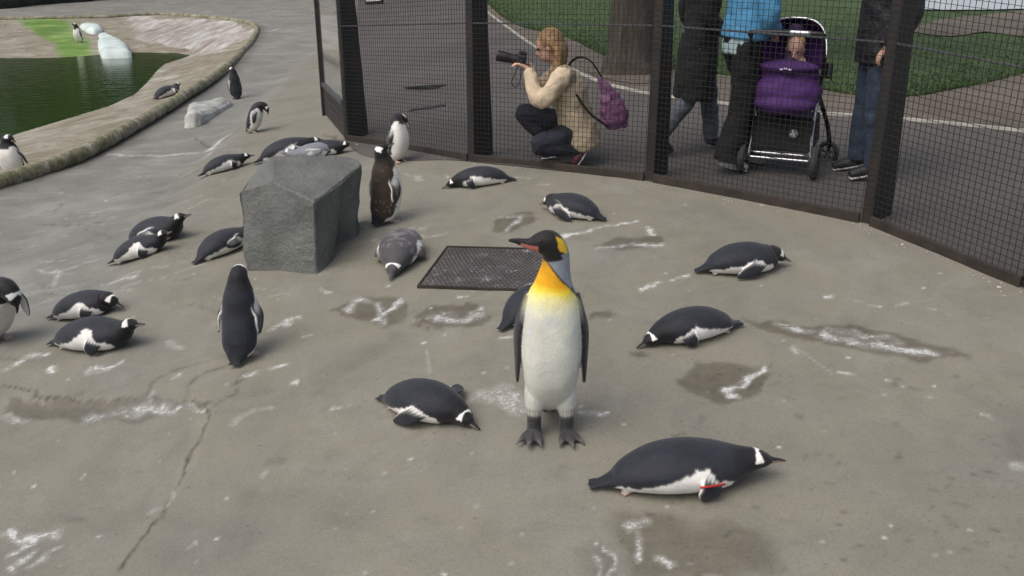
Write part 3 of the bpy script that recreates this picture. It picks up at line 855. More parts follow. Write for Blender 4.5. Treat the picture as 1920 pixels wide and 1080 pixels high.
# slot drain and puddle on the path behind the first panel
p0 = gp(768, 208); p1 = gp(835, 198)
dv = empty('drain_grating', tuple(p0)); tag(dv, 'narrow black slot drain grating in the tarmac path', 'grating')
mb = MB(); mb.bar(p0 + UP * 0.006, p1 + UP * 0.006, 0.16, 0.012); o = mb.build('frame', M['post']); o.location = -Vector(p0); o.parent = dv
for k in range(12):
    q = p0 + (p1 - p0) * ((k + .5) / 12); dd = (p1 - p0) / np.linalg.norm(p1 - p0); n2 = np.array([-dd[1], dd[0], 0])
    mb = MB(); mb.bar(q - n2 * .075 + UP * 0.015, q + n2 * .075 + UP * 0.015, 0.02, 0.008); o = mb.build('bar', M['steel']); o.location = -Vector(p0); o.parent = dv
patch('puddle', [(752, 168), (790, 163), (840, 160), (842, 164), (800, 169)], simple('wet tarmac', (0.03, 0.03, 0.028), 0.15, 0.2, 8, 0.0), 0.005, 'dark puddle on the tarmac path')

# ------------------------------------------------------------------ boulder
def on_y(u, v, Y):
    d_ = ray(u, v); k = Y / d_[1]; return np.array([d_[0] * k, Y, CAM_H + d_[2] * k])
t = NT('grey granite', 0.85)
mo = t.noise(2.2, 8, 0.65)
c = t.ramp(mo, [(0.28, (0.108, 0.116, 0.108)), (0.5, (0.158, 0.167, 0.156)), (0.75, (0.218, 0.228, 0.214))])
c = t.mix(1.0, c, t.ramp(t.noise(70, 4, 0.75), [(0.3, 0.72), (0.7, 1.26)]), 'MULTIPLY')
c = t.mix(t.ramp(t.noise(5.5, 7, 0.7, dist=1.2), [(0.55, 0.0), (0.74, 0.55)]), c, (0.135, 0.115, 0.09))
c = t.mix(t.ramp(t.noise(17, 5, 0.7), [(0.70, 0.0), (0.78, 0.6)]), c, (0.36, 0.37, 0.36))
t.base(c); t.bump(t.math('ADD', t.noise(26, 8, 0.72), t.math('MULTIPLY', mo, 1.4)), 0.9, 0.026); M['granite'] = t.m
b0 = gh(466, 508); b1 = gh(594, 515); b2 = gh(626, 488); b3 = gh(676, 445)
def on_plane(u, v, a, b, lean):
    """sight line against an upright face through ground points a and b that leans back by lean per metre"""
    e = (b - a)[:2]; e = e / np.linalg.norm(e); nrm = np.array([-e[1], e[0], -lean]); d_ = ray(u, v); o_ = np.array([0, 0, CAM_H])
    return o_ + d_ * (nrm @ (a - o_)) / (nrm @ d_)
t0 = on_plane(437, 360, b0, b1, .06); t1 = on_plane(507, 338, b0, b1, .10); t2 = on_plane(590, 378, b0, b1, .06)
t3 = on_plane(645, 338, b1, b3, .02); t4 = on_plane(678, 306, b1, b3, .04)
t5 = t4 + np.array([-0.10, 0.20, 0.03]); t5 = on_y(662, 295, t5[1]); t6 = on_y(511, 290, t1[1] + 0.42)
b2i = gh(622, 464); c1 = gh(612, 497)
b5 = np.array([t5[0], t5[1] + 0.02, 0]); b6 = np.array([t6[0] - 0.05, t6[1] + 0.02, 0])
for q in (b0, b1, b2, b3, b5, b6, b2i, c1): q[2] = float(h_full(q[0], q[1])) - 0.03
m0 = (b0 + t0) / 2 + np.array([-0.02, -0.01, 0])
me = rock_mesh('boulder', [b0, b1, b2, b3, b5, b6, t0, t1, t2, t3, t4, t5, t6, b2i],
    [(0, 1, 8, 7), (0, 7, 6), (1, 2, 9, 8), (2, 13, 9), (13, 3, 10, 9), (3, 4, 11, 10), (4, 5, 12, 11), (5, 0, 6, 12), (6, 7, 12), (7, 8, 9), (7, 9, 10, 11), (7, 11, 12), (0, 5, 4, 3, 13, 2, 1)], 9, 0.020, 2.6, 2, 0.012, 0.28, (4.2, -0.04))
me.polygons.foreach_set('use_smooth', [True] * len(me.polygons))
try: me.set_sharp_from_angle(angle=R(28))
except Exception: pass
tag(link('boulder', me, M['granite']), 'big angular grey granite boulder standing on the concrete among the penguins', 'boulder')

# ------------------------------------------------------------------ drain cover
K = [gh(838, 466), gh(1024, 471), gh(1026, 551), gh(782, 541)]
dc = empty('drain_cover', tuple(np.mean(K, 0))); tag(dc, 'rusty brown perforated metal drain cover set in the concrete floor', 'drain cover')
def bil(s, q): return (K[0] * (1 - s) + K[1] * s) * (1 - q) + (K[3] * (1 - s) + K[2] * s) * q
t = NT('cover plate', 0.6)
c = t.ramp(t.noise(7, 7, 0.7), [(0.3, (0.060, 0.055, 0.054)), (0.6, (0.105, 0.097, 0.095)), (0.8, (0.15, 0.14, 0.138))])
wv_ = t.noise(14, 7, 0.8, dist=1.0)
c = t.mix(t.ramp(wv_, [(0.57, 0.0), (0.68, 0.75)]), c, (0.48, 0.48, 0.50))
t.base(c); t.set(Metallic=0.25); t.bump(t.noise(60, 4), 0.4, 0.004); M['plate'] = t.m
def dloc(o): o.location = -Vector(dc.location); o.parent = dc; return o
def pad(s0, s1, q0, q1, z0, z1, mb):
    c = [bil(s0, q0), bil(s1, q0), bil(s1, q1), bil(s0, q1)]
    v = [(p[0], p[1], float(h_full(p[0], p[1])) * 0 + p[2] + z0) for p in c] + [(p[0], p[1], p[2] + z1) for p in c]
    mb.add(v, [(0, 3, 2, 1), (4, 5, 6, 7), (0, 1, 5, 4), (1, 2, 6, 5), (2, 3, 7, 6), (3, 0, 4, 7)])
mb = MB(); pad(.012, .988, .012, .988, -0.03, 0.012, mb); dloc(mb.build('plate', M['plate']))
for s0, s1, q0, q1 in ((0, 1, 0, .02), (0, 1, .98, 1), (0, .014, .02, .98), (.986, 1, .02, .98)):
    mb = MB(); pad(s0, s1, q0, q1, -0.03, 0.020, mb); dloc(mb.build('edge_bar', M['rail']))
mb = MB()
for i in range(24):
    for j in range(22):
        s = (i + 0.5 + (0.5 if j % 2 else 0)) / 24.6; q = (j + 0.5) / 22
        p = bil(.02 + .96 * s, .03 + .94 * q) + UP * 0.0125
        rr_ = 0.0125
        v = [p + np.array([math.cos(a) * rr_, math.sin(a) * rr_, 0]) for a in np.arange(6) * math.pi / 3] + [p + np.array([math.cos(a) * rr_ * .7, math.sin(a) * rr_ * .7, .006]) for a in np.arange(6) * math.pi / 3]
        mb.add(v, [(6, 7, 8, 9, 10, 11)] + [(a, (a + 1) % 6, (a + 1) % 6 + 6, a + 6) for a in range(6)])
dloc(tag(mb.build('stud', M['plate']), 'rows of small hexagonal studs', kind='stuff'))

# ------------------------------------------------------------------ penguins
t = NT('plumage', 0.62)
at = t.n('ShaderNodeAttribute'); at.attribute_name = 'Col'
fn = t.noise(160, 3, 0.7)
mp = t.n('ShaderNodeMapping'); mp.inputs['Scale'].default_value = (0.5, 1, 1); t.l(t.tc.outputs['Object'], mp.inputs[0])
c = t.mix(1.0, at.outputs['Color'], t.ramp(fn, [(0.25, 0.88), (0.55, 1.0), (0.8, 1.1)]), 'MULTIPLY')
c = t.mix(t.ramp(t.noise(75, 2, 0.4), [(0.755, 0.0), (0.775, 0.4)]), c, (0.30, 0.31, 0.33))
c = t.mix(1.0, c, t.ramp(t.noise(9, 5, 0.6), [(0.25, 0.78), (0.6, 1.04), (0.8, 1.12)]), 'MULTIPLY')
t.base(c); t.bump(t.math('ADD', t.noise(130, 4, 0.7, mp.outputs[0]), t.math('MULTIPLY', t.noise(22, 4), 1.5)), 0.36, 0.007)
t.set(Specular_IOR_Level=0.3, Sheen_Weight=0.15, Sheen_Roughness=0.5)
M['plumage'] = t.m
t = NT('eye', 0.1); t.base((0.015, 0.01, 0.008)); M['eye'] = t.m
M['redband'] = simple('red band', (0.45, 0.02, 0.015), 0.4, 0.1, 20, 0)

SLATE = np.array([0.016, 0.019, 0.027]); BLACK = np.array([0.006, 0.006, 0.008]); WHT = np.array([0.82, 0.81, 0.77])
BROWN = np.array([0.042, 0.028, 0.018]); BILL = np.array([0.30, 0.225, 0.17]); FOOT = np.array([0.40, 0.31, 0.25])

# columns: x forward, y left, z up, dorsal hint xyz, lateral radius, dorsal radius, ventral radius
LYING = [
    (-.335, 0, .026, 0, 0, 1, .020, .006, .006), (-.270, 0, .046, 0, 0, 1, .042, .024, .026), (-.210, 0, .072, 0, 0, 1, .080, .062, .066),
    (-.110, 0, .098, 0, 0, 1, .116, .090, .096), (.000, 0, .104, 0, 0, 1, .126, .098, .102), (.098, 0, .100, 0, 0, 1, .110, .086, .098),
    (.168, 0, .100, 0, 0, 1, .082, .066, .080), (.208, 0, .106, 0, 0, 1, .060, .052, .060), (.243, 0, .110, 0, 0, 1, .046, .042, .045),
    (.276, 0, .105, 0, 0, 1, .032, .028, .031), (.300, 0, .099, 0, 0, 1, .015, .014, .014), (.327, 0, .095, 0, 0, 1, .010, .010, .009), (.350, 0, .089, 0, 0, 1, .005, .006, .004)]
STAND = [
    (-.128, 0, .010, -.3, 0, 1, .024, .006, .006), (-.096, 0, .040, -.5, 0, 1, .056, .026, .028), (-.052, 0, .086, -1, 0, .5, .096, .068, .084),
    (-.014, 0, .165, -1, 0, .2, .106, .088, .106), (.004, 0, .258, -1, 0, 0, .109, .086, .106), (.004, 0, .352, -1, 0, 0, .092, .076, .090),
    (.008, 0, .425, -1, 0, 0, .066, .057, .064), (.012, 0, .470, -1, 0, .3, .052, .049, .051), (.038, 0, .500, -.5, 0, 1, .045, .041, .043),
    (.073, 0, .502, 0, 0, 1, .031, .027, .030), (.098, 0, .495, 0, 0, 1, .015, .014, .014), (.124, 0, .489, 0, 0, 1, .010, .010, .009), (.146, 0, .482, 0, 0, 1, .005, .006, .004)]

def loft(ctrl, colour, n=92, m=48, floor_z=None):
    S, K = catmull(ctrl, n)
    C = S[:, :3]; H = S[:, 3:6]; rl, rd, rv = (np.maximum(S[:, i], .002) for i in (6, 7, 8))
    T = np.gradient(C, axis=0); T /= np.linalg.norm(T, axis=1)[:, None]
    D = H - T * np.sum(H * T, 1)[:, None]; D /= np.linalg.norm(D, axis=1)[:, None] + 1e-9
    Lt = np.cross(D, T)
    th = np.linspace(0, 2 * math.pi, m, endpoint=False)
    v = np.empty((n, m, 3)); col = np.empty((n, m, 3))
    for i in range(n):
        cd = np.cos(th); sn = np.sin(th)
        sq = np.where(cd < 0, np.sign(sn) * np.abs(sn) ** 0.72, sn)
        v[i] = C[i] + D[i] * (cd * np.where(cd > 0, rd[i], rv[i]))[:, None] + Lt[i] * (sq * rl[i])[:, None]
        ang = np.degrees(np.arccos(np.clip(cd, -1, 1)))
        for j in range(m): col[i, j] = colour(K[i], ang[j], sn[j])
    v = v.reshape(-1, 3); col = col.reshape(-1, 3)
    if floor_z is not None:
        low = v[:, 2] < floor_z + 0.02
        v[low, 2] = floor_z + 0.02 * np.exp((v[low, 2] - floor_z - 0.02) / 0.02)
    f = ring_faces(n, m)
    v = list(v); col = list(col)
    a = len(v); v.append(C[0]); col.append(col[0]); b = len(v); v.append(C[-1]); col.append(col[-2])
    for j in range(m):
        f.append((a, (j + 1) % m, j)); f.append((b, (n - 1) * m + j, (n - 1) * m + (j + 1) % m))
    return v, f, col

def gentoo_colour(dirt, brown, rise, wob):
    def col(k, a, s):
        w = wob(k, a)
        if k > 9.85:                                           # bill: dark ridge, paler sides
            return BLACK * 1.4 if (a < 66 or k > 11.7) else BILL
        if k > 6.9:                                            # head with the white band over the crown
            half = 0.10 + 0.30 * min(1, a / 70.0)
            if abs(k - 8.05 - 0.002 * a) < half and a < 76 + 4 * w: return WHT * 1.12
            return BLACK * 1.1
        if k > 5.62 + 0.10 * w - (0.35 if a > 150 else 0):
            return BLACK * (1.2 + max(0, 6.6 - k)) * (1 - brown) + BROWN * brown * 0.8
        # back against belly
        bnd = np.interp(k, [0, .9, 1.3, 2.0, 2.7, 3.4, 4.1, 4.5, 4.9, 5.3, 5.7], [180, 140, 92, 100, 96, 84, 68 - rise, 70 - rise, 92, 96, 112])
        if a > bnd + 5 * w: 
            g = min(1, max(0, (a - 120) / 60)) * dirt
            return WHT * (1 - 0.45 * g) * np.array([1, 1 - .05 * g, 1 - .14 * g])
        if k < 1.15: return SLATE * 0.6
        d = SLATE * (1 - brown) + BROWN * brown
        if brown > .3 and w > (.45 if brown < .8 else (1.25 if k > 3.2 else .8)): d = d + np.array([.10, .095, .095])
        return d * (1.0 + 0.16 * w)
    return col

def flipper(mb, root, mid, tip, out, chord=.043, thick=.009, dark=SLATE, edge=True, n=26, m=16, scale=1.0):
    """tapered blade; out = direction the dark outer face looks"""
    rows = [(*root, .66), (*(np.array(root) * .55 + np.array(mid) * .45), 1.0), (*mid, 1.0), (*(np.array(mid) * .4 + np.array(tip) * .6), .78), (*tip, .22)]
    S, K = catmull(rows, n); C = S[:, :3]; w = S[:, 3]
    T = np.gradient(C, axis=0); T /= np.linalg.norm(T, axis=1)[:, None]
    out = np.asarray(out, float)
    v = []; col = []
    for i in range(n):
        o = out - T[i] * (out @ T[i]); o /= np.linalg.norm(o)
        ch = np.cross(T[i], o)
        for j in range(m):
            a = 2 * math.pi * j / m; cx, sx = math.cos(a), math.sin(a)
            v.append(C[i] + ch * cx * chord * w[i] + o * sx * thick * (0.5 + 0.5 * w[i]))
            if sx < -0.35 and abs(cx) < .85 and K[i] > .9: col.append(WHT * .85)
            elif edge and abs(cx) > .90 and (cx * edge) > 0 and K[i] < 3.6: col.append(WHT)
            else: col.append(dark)
    f = ring_faces(n, m)
    a = len(v); v.append(C[0]); col.append(dark); b = len(v); v.append(C[-1]); col.append(dark)
    for j in range(m):
        f.append((a, (j + 1) % m, j)); f.append((b, (n - 1) * m + j, (n - 1) * m + (j + 1) % m))
    mb.add(v, f, col)

def foot(mb, base, yaw, length=.075, width=.011, col=FOOT, leg=None, spread=24, claw=None):
    base = np.asarray(base, float)
    for k, a in enumerate((-spread, 0, spread)):
        an = yaw + R(a); d = np.array([math.cos(an), math.sin(an), 0]); L = length * (1.0 if a == 0 else .9)
        mb.tube([base + UP * width * 1.3, base + d * L * .5 + UP * width * 1.15, base + d * L * .92 + UP * width * .8], [width * 1.15, width * 1.15, width * .8], 10, 12, .85, col)
        if claw is not None:
            mb.tube([base + d * L * .85 + UP * width * .8, base + d * L * 1.08 + UP * width * .75, base + d * L * 1.28 + UP * .003], [width * .5, width * .42, .002], 8, 9, 1, claw)
    v = [base + UP * width]                                     # web between the toes
    d0 = np.array([math.cos(yaw), math.sin(yaw), 0])
    mb.ball(base + d0 * length * .42 + UP * width * .8, (length * .42, length * .30, width * .62), 14, 8, col, Euler((0, 0, yaw)))
    if leg is not None: mb.tube([base + UP * width, *leg[0]], leg[1], 12, 12, 1, leg[2] if len(leg) > 2 else col)

def tail_feathers(mb, ctrl, col, n=6, spread=.028, extra=.022, seed=1):
    a = np.array(ctrl[1][:3]); b = np.array(ctrl[0][:3]); d = (b - a); L = np.linalg.norm(d); d /= L; r = random.Random(seed)
    for k in range(n):
        f = (k / (n - 1) - .5) * 2
        tip = b + d * extra * (1 - .35 * abs(f)) * r.uniform(.8, 1.15) + np.array([0, f * spread, 0]); tip[2] = max(tip[2] + r.uniform(-.004, .008), .006)
        mb.tube([a + np.array([0, f * .022, 0]), (a + b) / 2 + np.array([0, f * spread * .55, 0]), tip], [.013, .011, .0035], 7, 10, .6, col)

def bend_head(ctrl, yaw=0, pitch=0, drop=0.0, start=6, pull=0.0):
    """turn the head end of the spine about the neck"""
    c = [list(r) for r in ctrl]
    n = len(c); piv = np.array(c[start][:3])
    for i in range(start, n):
        f = min(1.0, (i - start) / 2.2)
        rot = np.array((Euler((0, 0, yaw * f)).to_matrix() @ Euler((0, pitch * f, 0)).to_matrix()))
        p = np.array(c[i][:3]) - piv
        c[i][:3] = list(piv + rot @ p + np.array([-pull * f, 0, -drop * f])); c[i][3:6] = list(rot @ np.array(c[i][3:6]))
    return c

def eye_pos(ctrl, k=8.75, ang=66, side=1, push=1.0):
    S, K = catmull(ctrl, 241); i = int(np.argmin(abs(K - k)))
    T = np.gradient(S[:, :3], axis=0); T /= np.linalg.norm(T, axis=1)[:, None]
    H = S[i, 3:6]; D = H - T[i] * (H @ T[i]); D /= np.linalg.norm(D); L = np.cross(D, T[i])
    return S[i, :3] + D * math.cos(R(ang)) * S[i, 7] * push + L * side * math.sin(R(ang)) * S[i, 6] * push

def ground_matrix(p, yaw, tilt=True):
    x, y = p[0], p[1]
    z = float(h_full(x, y))
    if tilt:
        e = 0.2
        gx = (float(h_full(x + e, y)) - float(h_full(x - e, y))) / (2 * e); gy = (float(h_full(x, y + e)) - float(h_full(x, y - e))) / (2 * e)
        nz = Vector((-gx, -gy, 1)).normalized()
    else: nz = Vector((0, 0, 1))
    f = Vector((math.cos(yaw), math.sin(yaw), 0)); f = (f - nz * f.dot(nz)).normalized(); l = nz.cross(f)
    m = Matrix((( f.x, l.x, nz.x, x), (f.y, l.y, nz.y, y), (f.z, l.z, nz.z, z), (0, 0, 0, 1)))
    return m

PENGUIN_GROUP = 'gentoo penguins in the enclosure'
def finish(name, mb, mat4, voxel, ctrl, label, group, scale, eyes=True, k=8.75, er=.0052):
    me = remesh(name, mb, voxel)
    o = link(name, me, M['plumage'])
    o.matrix_world = mat4 @ Matrix.Scale(scale, 4)
    tag(o, label, 'penguin', group)
    if eyes:
        ev, ef = ball((0, 0, 0), er, 10, 7)
        for s in (-1, 1):
            e = link('eye', mesh_from('eye', ev, ef), M['eye'], o); e.location = tuple(eye_pos(ctrl, k, 66, s, .97))
    return o

def lying(label, tail, head, pose='level', yaw=0, fl='down', fr='down', brown=0.0, rise=0, dirt=.5, voxel=.0055, scale=None, fat=1.0, pitch=0, pale=0.0, feet=True, flat=.87):
    a = gh(*tail); b = gh(*head)
    v = b - a; L = float(np.hypot(v[0], v[1])); ang = math.atan2(v[1], v[0])
    sc = scale or min(1.15, max(.82, L / 0.69))
    # keep the middle of tail and bill where the photograph has it
    mid = (a + b) / 2
    sd_ = random.randint(0, 999)
    wob = wob_table(sd_)
    c = [list(r) for r in LYING]
    for r in c:
        r[6] *= fat; r[7] *= fat * flat; r[8] *= (1 + fat) / 2 * flat; r[2] *= flat
    if pose == 'down':
        for i, dz in ((6, -.008), (7, -.026), (8, -.044), (9, -.050), (10, -.056), (11, -.064), (12, -.070)): c[i][2] += dz
    elif pose == 'up':
        for i, dz in ((6, .012), (7, .030), (8, .046), (9, .052), (10, .056), (11, .062), (12, .068)): c[i][2] += dz
    elif pose == 'tuck':
        for i, (dx, dz) in {6: (-.012, .01), 7: (-.03, .012), 8: (-.038, .0), 9: (-.040, -.02), 10: (-.042, -.028), 11: (-.046, -.038), 12: (-.05, -.046)}.items(): c[i][0] += dx; c[i][2] += dz
    c = bend_head(c, yaw, pitch)
    mb = MB()
    fun = gentoo_colour(dirt, brown, rise, wob)
    if pale:
        f0 = fun
        fun = lambda k, a_, s: (f0(k, a_, s) * (1 - pale) + np.array([.26, .27, .30]) * pale if f0(k, a_, s)[0] < .3 else f0(k, a_, s))
    mb.add(*loft(c, fun, *((150, 96) if voxel < .0058 else (96, 56)), floor_z=0.0))
    tail_feathers(mb, c, SLATE * .6, seed=sd_)
    dk = SLATE * 0.75 * (1 - brown) + BROWN * brown
    if pale: dk = dk * (1 - pale) + np.array([.24, .25, .28]) * pale
    for s, mode in ((1, fl), (-1, fr)):
        y = fat
        if mode == 'down':   P = (.085, s * .088 * y, .125), (.045, s * .138 * y, .075), (-.010, s * .135 * y, .014); o = (.25, s, .35)
        elif mode == 'back': P = (.085, s * .088 * y, .130), (.000, s * .140 * y, .090), (-.115, s * .142 * y, .020); o = (.1, s, .6)
        elif mode == 'fold': P = (.085, s * .090 * y, .120), (.010, s * .128 * y, .105), (-.085, s * .122 * y, .085); o = (0, s, .25)
        elif mode == 'spread': P = (.085, s * .085 * y, .115), (.060, s * .170 * y, .070), (.020, s * .235 * y, .040); o = (.1, .15 * s, 1)
        elif mode == 'vert': P = (.075, s * .092 * y, .120), (.055, s * .134 * y, .070), (.030, s * .128 * y, .012); o = (.3, s, .2)
        elif mode is None: continue
        P = tuple((q[0], q[1], q[2] * (flat if n_ < 2 else 1)) for n_, q in enumerate(P))
        flipper(mb, *P, o, dark=dk, edge=(-1 if s > 0 else 1))
    if feet:
        for s in (-1, 1): foot(mb, (-.200, s * .040, .002), R(180) - s * R(6), .046, .0075, FOOT)
    m4 = ground_matrix(mid, ang)
    # centre of tail and bill in the model lies a little behind its origin
    cx_ = (c[0][0] + c[12][0]) / 2 * sc
    m4 = m4 @ Matrix.Translation((-cx_, -(c[12][1]) / 2 * sc, -.002))
    return finish('gentoo_penguin', mb, m4, voxel, c, label, PENGUIN_GROUP, sc)

def standing(label, base, yaw, scale=1.0, head=(0, 0), lean=0.0, brown=0.0, flip=('side', 'side'), dirt=.3, voxel=.006, bendf=None, rise=0, squat=1.0, fat=1.0, tilt=False, neck=1.0):
    """yaw: direction the belly looks, world degrees; head: (turn left, pitch down) degrees"""
    sd_ = random.randint(0, 999)
    wob = wob_table(sd_)
    c = [list(r) for r in STAND]
    for r in c:
        r[2] *= squat; r[6] *= fat; r[7] *= fat; r[8] *= fat
    for i, q in ((5, .5 + neck / 2), (6, neck), (7, neck), (8, .6 + .4 * neck)):
        c[i][6] *= q; c[i][7] *= q; c[i][8] *= q
    if bendf: c = bendf(c)
    c = bend_head(c, R(head[0]), R(head[1]), 0, 6)
    if lean:
        piv = np.array([-.02, 0, .10]); rot = np.array(Euler((0, R(lean), 0)).to_matrix())
        for i in range(2, 13):
            f = min(1, (i - 1.5) / 2)
            rt = np.array(Euler((0, R(lean) * f, 0)).to_matrix())
            c[i][:3] = list(piv + rt @ (np.array(c[i][:3]) - piv)); c[i][3:6] = list(rt @ np.array(c[i][3:6]))
    mb = MB()
    mb.add(*loft(c, gentoo_colour(dirt, brown, rise, wob), *((150, 96) if voxel < .0058 else (96, 56)), floor_z=0.0))
    sh = np.array(c[5][:3]) * .75 + np.array(c[4][:3]) * .25
    tail_feathers(mb, c, SLATE * .6, 6, .035, .02, sd_)
    dk = SLATE * 0.7 * (1 - brown) + BROWN * brown * .8
    for s, mode in zip((1, -1), flip):
        r0 = sh + np.array([0, s * .078 * fat, .01])
        if mode == 'side': P = r0, r0 + np.array([-.006, s * .036, -.085]), r0 + np.array([-.02, s * .034, -.185]); o = (-.15, s, .15)
        elif mode == 'out': P = r0, r0 + np.array([-.01, s * .055, -.075]), r0 + np.array([-.03, s * .085, -.17]); o = (-.3, s, .3)
        elif mode == 'half': P = r0, r0 + np.array([-.008, s * .048, -.085]), r0 + np.array([-.02, s * .056, -.19]); o = (-.35, s, .15)
        elif mode == 'fwd': P = r0, r0 + np.array([.05, s * .036, -.075]), r0 + np.array([.09, s * .03, -.17]); o = (.0, s, .1)
        else: continue
        flipper(mb, *P, o, dark=dk, edge=(-1 if s > 0 else 1))
    for s in (-1, 1):
        foot(mb, (-.005, s * .048, .0), s * R(12), .070, .010, FOOT, ([np.array([-.01, s * .048, .04]), np.array([-.01, s * .047, .09])], [.014, .02, .04], FOOT))
    p = gh(*base)
    m4 = ground_matrix(p, R(yaw), tilt) @ Matrix.Translation((0, 0, -.002))
    return finish('gentoo_penguin', mb, m4, voxel, c, label, PENGUIN_GROUP, scale)

# --- the king penguin
def king():
    c = [  # spine from tail to bill
        (-.150, 0, .012, -.4, 0, 1, .028, .008, .008), (-.110, 0, .070, -.6, 0, .8, .045, .022, .022), (-.060, 0, .140, -1, 0, .5, .085, .060, .075),
        (-.020, 0, .220, -1, 0, .2, .103, .085, .105), (.000, 0, .330, -1, 0, 0, .113, .090, .118), (.002, 0, .450, -1, 0, 0, .111, .084, .108),
        (-.004, 0, .565, -1, 0, 0, .100, .074, .084), (-.006, .006, .640, -1, .35, 0, .072, .060, .064), (-.002, .012, .700, -.6, .8, 0, .055, .053, .052),
        (.000, .008, .752, -.15, 1, .15, .049, .052, .047), (.004, -.014, .797, 0, .55, 1, .047, .047, .050), (.008, -.052, .800, 0, 0, 1, .041, .036, .042),
        (.012, -.084, .797, 0, 0, 1, .024, .020, .025), (.015, -.112, .802, 0, 0, 1, .016, .014, .017), (.017, -.138, .808, 0, 0, 1, .011, .010, .011), (.019, -.166, .809, 0, 0, 1, .005, .006, .005)]
    grey = np.array([.085, .095, .115]); nape = np.array([.27, .30, .35]); wht = np.array([.67, .68, .61])
    orange = np.array([.84, .40, .006]); yel = np.array([.88, .70, .05]); blk = np.array([.011, .010, .011])
    kw = wob_table(44)
    def col(k, a, s):
        w = kw(k, a)
        if k > 11.85:                                          # bill, pink plate along the lower half
            if a > 98 and k < 13.3: return np.array([.56, .18, .15])
            return blk * 1.3
        if k > 11.25 and 98 < a < 150: return np.array([.52, .15, .13])
        if k > 8.75:
            # ear patch on the side and back of the head
            if 8.9 < k < 10.1 and 14 < a < 66 and abs(k - 9.5) < .55 - abs(a - 38) / 70: return np.array([.75, .47, .02])
            if k < 9.1 and a < 70: return nape * .8
            return blk
        if k > 5.0:
            # throat: orange fading to yellow and white, edged black, grey nape
            lim = np.interp(k, [5, 6, 6.7, 7.4, 8.2, 8.8], [80, 92, 108, 128, 146, 156]) + 2 * w
            if a > lim:
                q = np.interp(k, [5.55, 6.25, 6.62, 7.05, 8.6], [0, .28, .62, .95, 1.0]) + .05 * w
                if q < .3: return wht * (1 - q / .3) + np.array([.84, .79, .36]) * (q / .3)
                if q < .65: f = (q - .3) / .35; return np.array([.84, .79, .36]) * (1 - f) + yel * f
                f = min(1, (q - .65) / .35); return yel * (1 - f) + orange * f
            if a > lim - 9 and k > 5.6: return blk * 2
            if k > 6.9: return nape
            return grey
        bnd = np.interp(k, [0, 1, 1.6, 2.4, 3.4, 5], [180, 160, 112, 98, 84, 80]) + 2 * w
        if a > bnd: 
            return wht * (1 - .14 * min(1, max(0, (a - 140) / 40)) * (1 if k < 3.4 else 0))
        if a > bnd - 7: return blk * 2
        return grey if k > 1.2 else blk * 2
    mb = MB()
    mb.add(*loft(c, col, 180, 110, 0.0))
    dk = np.array([.022, .022, .025])
    for s in (-1, 1):
        r0 = np.array([-.006, s * .094, .590])
        flipper(mb, r0, r0 + np.array([.000, s * .037, -.16]), r0 + np.array([.012, s * .036, -.365]), (.22, s, .05), .042, .012, dk, (-1 if s > 0 else 1), 34)
        # thigh feathers, shank and clawed foot
        g = np.array([.040, .039, .040])
        mb.tube([(.000, s * .050, .235), (.016, s * .058, .165), (.025, s * .064, .098)], [.050, .046, .031], 16, 16, 1, tuple(wht * .92))
        foot(mb, (.026, s * .064, 0), -s * R(-12), .098, .0165, g, ([np.array([.026, s * .064, .06]), np.array([.025, s * .065, .125])], [.030, .029, .031], g), 27, claw=np.array([.10, .095, .09]))
    p = gh(1031, 808)
    me = remesh('king_penguin', mb, .0042, 5)
    o = link('king_penguin', me, M['plumage'])
    toward = math.atan2(-p[1], -p[0])
    o.matrix_world = ground_matrix(p, toward + R(2), False) @ Matrix.Translation((0, 0, -.003)) @ Matrix.Scale(1.045, 4)
    tag(o, 'tall king penguin standing upright with yellow throat and head turned aside', 'penguin')
    ev, ef = ball((0, 0, 0), .0058, 10, 7)
    for s in (-1, 1):
        e = link('eye', mesh_from('eye', ev, ef), M['eye'], o); e.location = tuple(eye_pos(c, 10.95, 66, s, .97))
    return o
king()

# --- gentoos lying on the concrete
o = lying('sleek gentoo penguin lying flat with a red band on its flipper', (1106, 918), (1476, 892), 'level', yaw=R(-4), fr='vert', fl='down', voxel=.0045, scale=1.07, dirt=.25, flat=.80, fat=.96, rise=12)
fr_, fm_ = np.array([.075, -.092, .120 * .80]), np.array([.055, -.132, .070 * .80])
fT = (fm_ - fr_) / np.linalg.norm(fm_ - fr_); fo = np.array([.3, -1, .2]); fo = fo - fT * (fo @ fT); fo /= np.linalg.norm(fo); fc = np.cross(fT, fo)
bp = fr_ + (fm_ - fr_) * .62
bv, bf = tube([bp + fc * .046 * math.cos(a) + fo * (.0135 * math.sin(a) + .003) + fT * .020 * math.cos(a) for a in np.linspace(0, 2 * math.pi, 25)], .0038, 8, 60)
rb = link('wing_band', mesh_from('wing_band', bv, bf), M['redband'], o); rb['label'] = 'red plastic wing band'
lying('gentoo penguin lying beside the king penguin, bill to the ground and one flipper spread', (708, 752), (905, 806), 'down', yaw=R(-8), fr='back', fl='spread', voxel=.0045, fat=1.06, dirt=.2)
lying('gentoo penguin resting its bill on the floor at the end of a long wet trail', (1390, 613), (1190, 655), 'down', fl='vert', fr='down', voxel=.0048, yaw=R(6))
lying('hunched gentoo penguin lying alone with long flipper pressed along its side near the fence', (1318, 512), (1470, 500), 'tuck', fr='back', voxel=.005, fat=1.10, scale=.86, dirt=.2)
lying('gentoo penguin seen from behind lying next to a white dropping streak, back flecked white', (1134, 416), (1012, 392), 'tuck', fl='back', fr='down', voxel=.006, fat=1.05, dirt=.2)
lying('gentoo penguin lying flat close to the foot of the fence near the crouching photographer', (964, 340), (830, 354), 'down', yaw=R(9), fl='vert', voxel=.006, fat=.97)
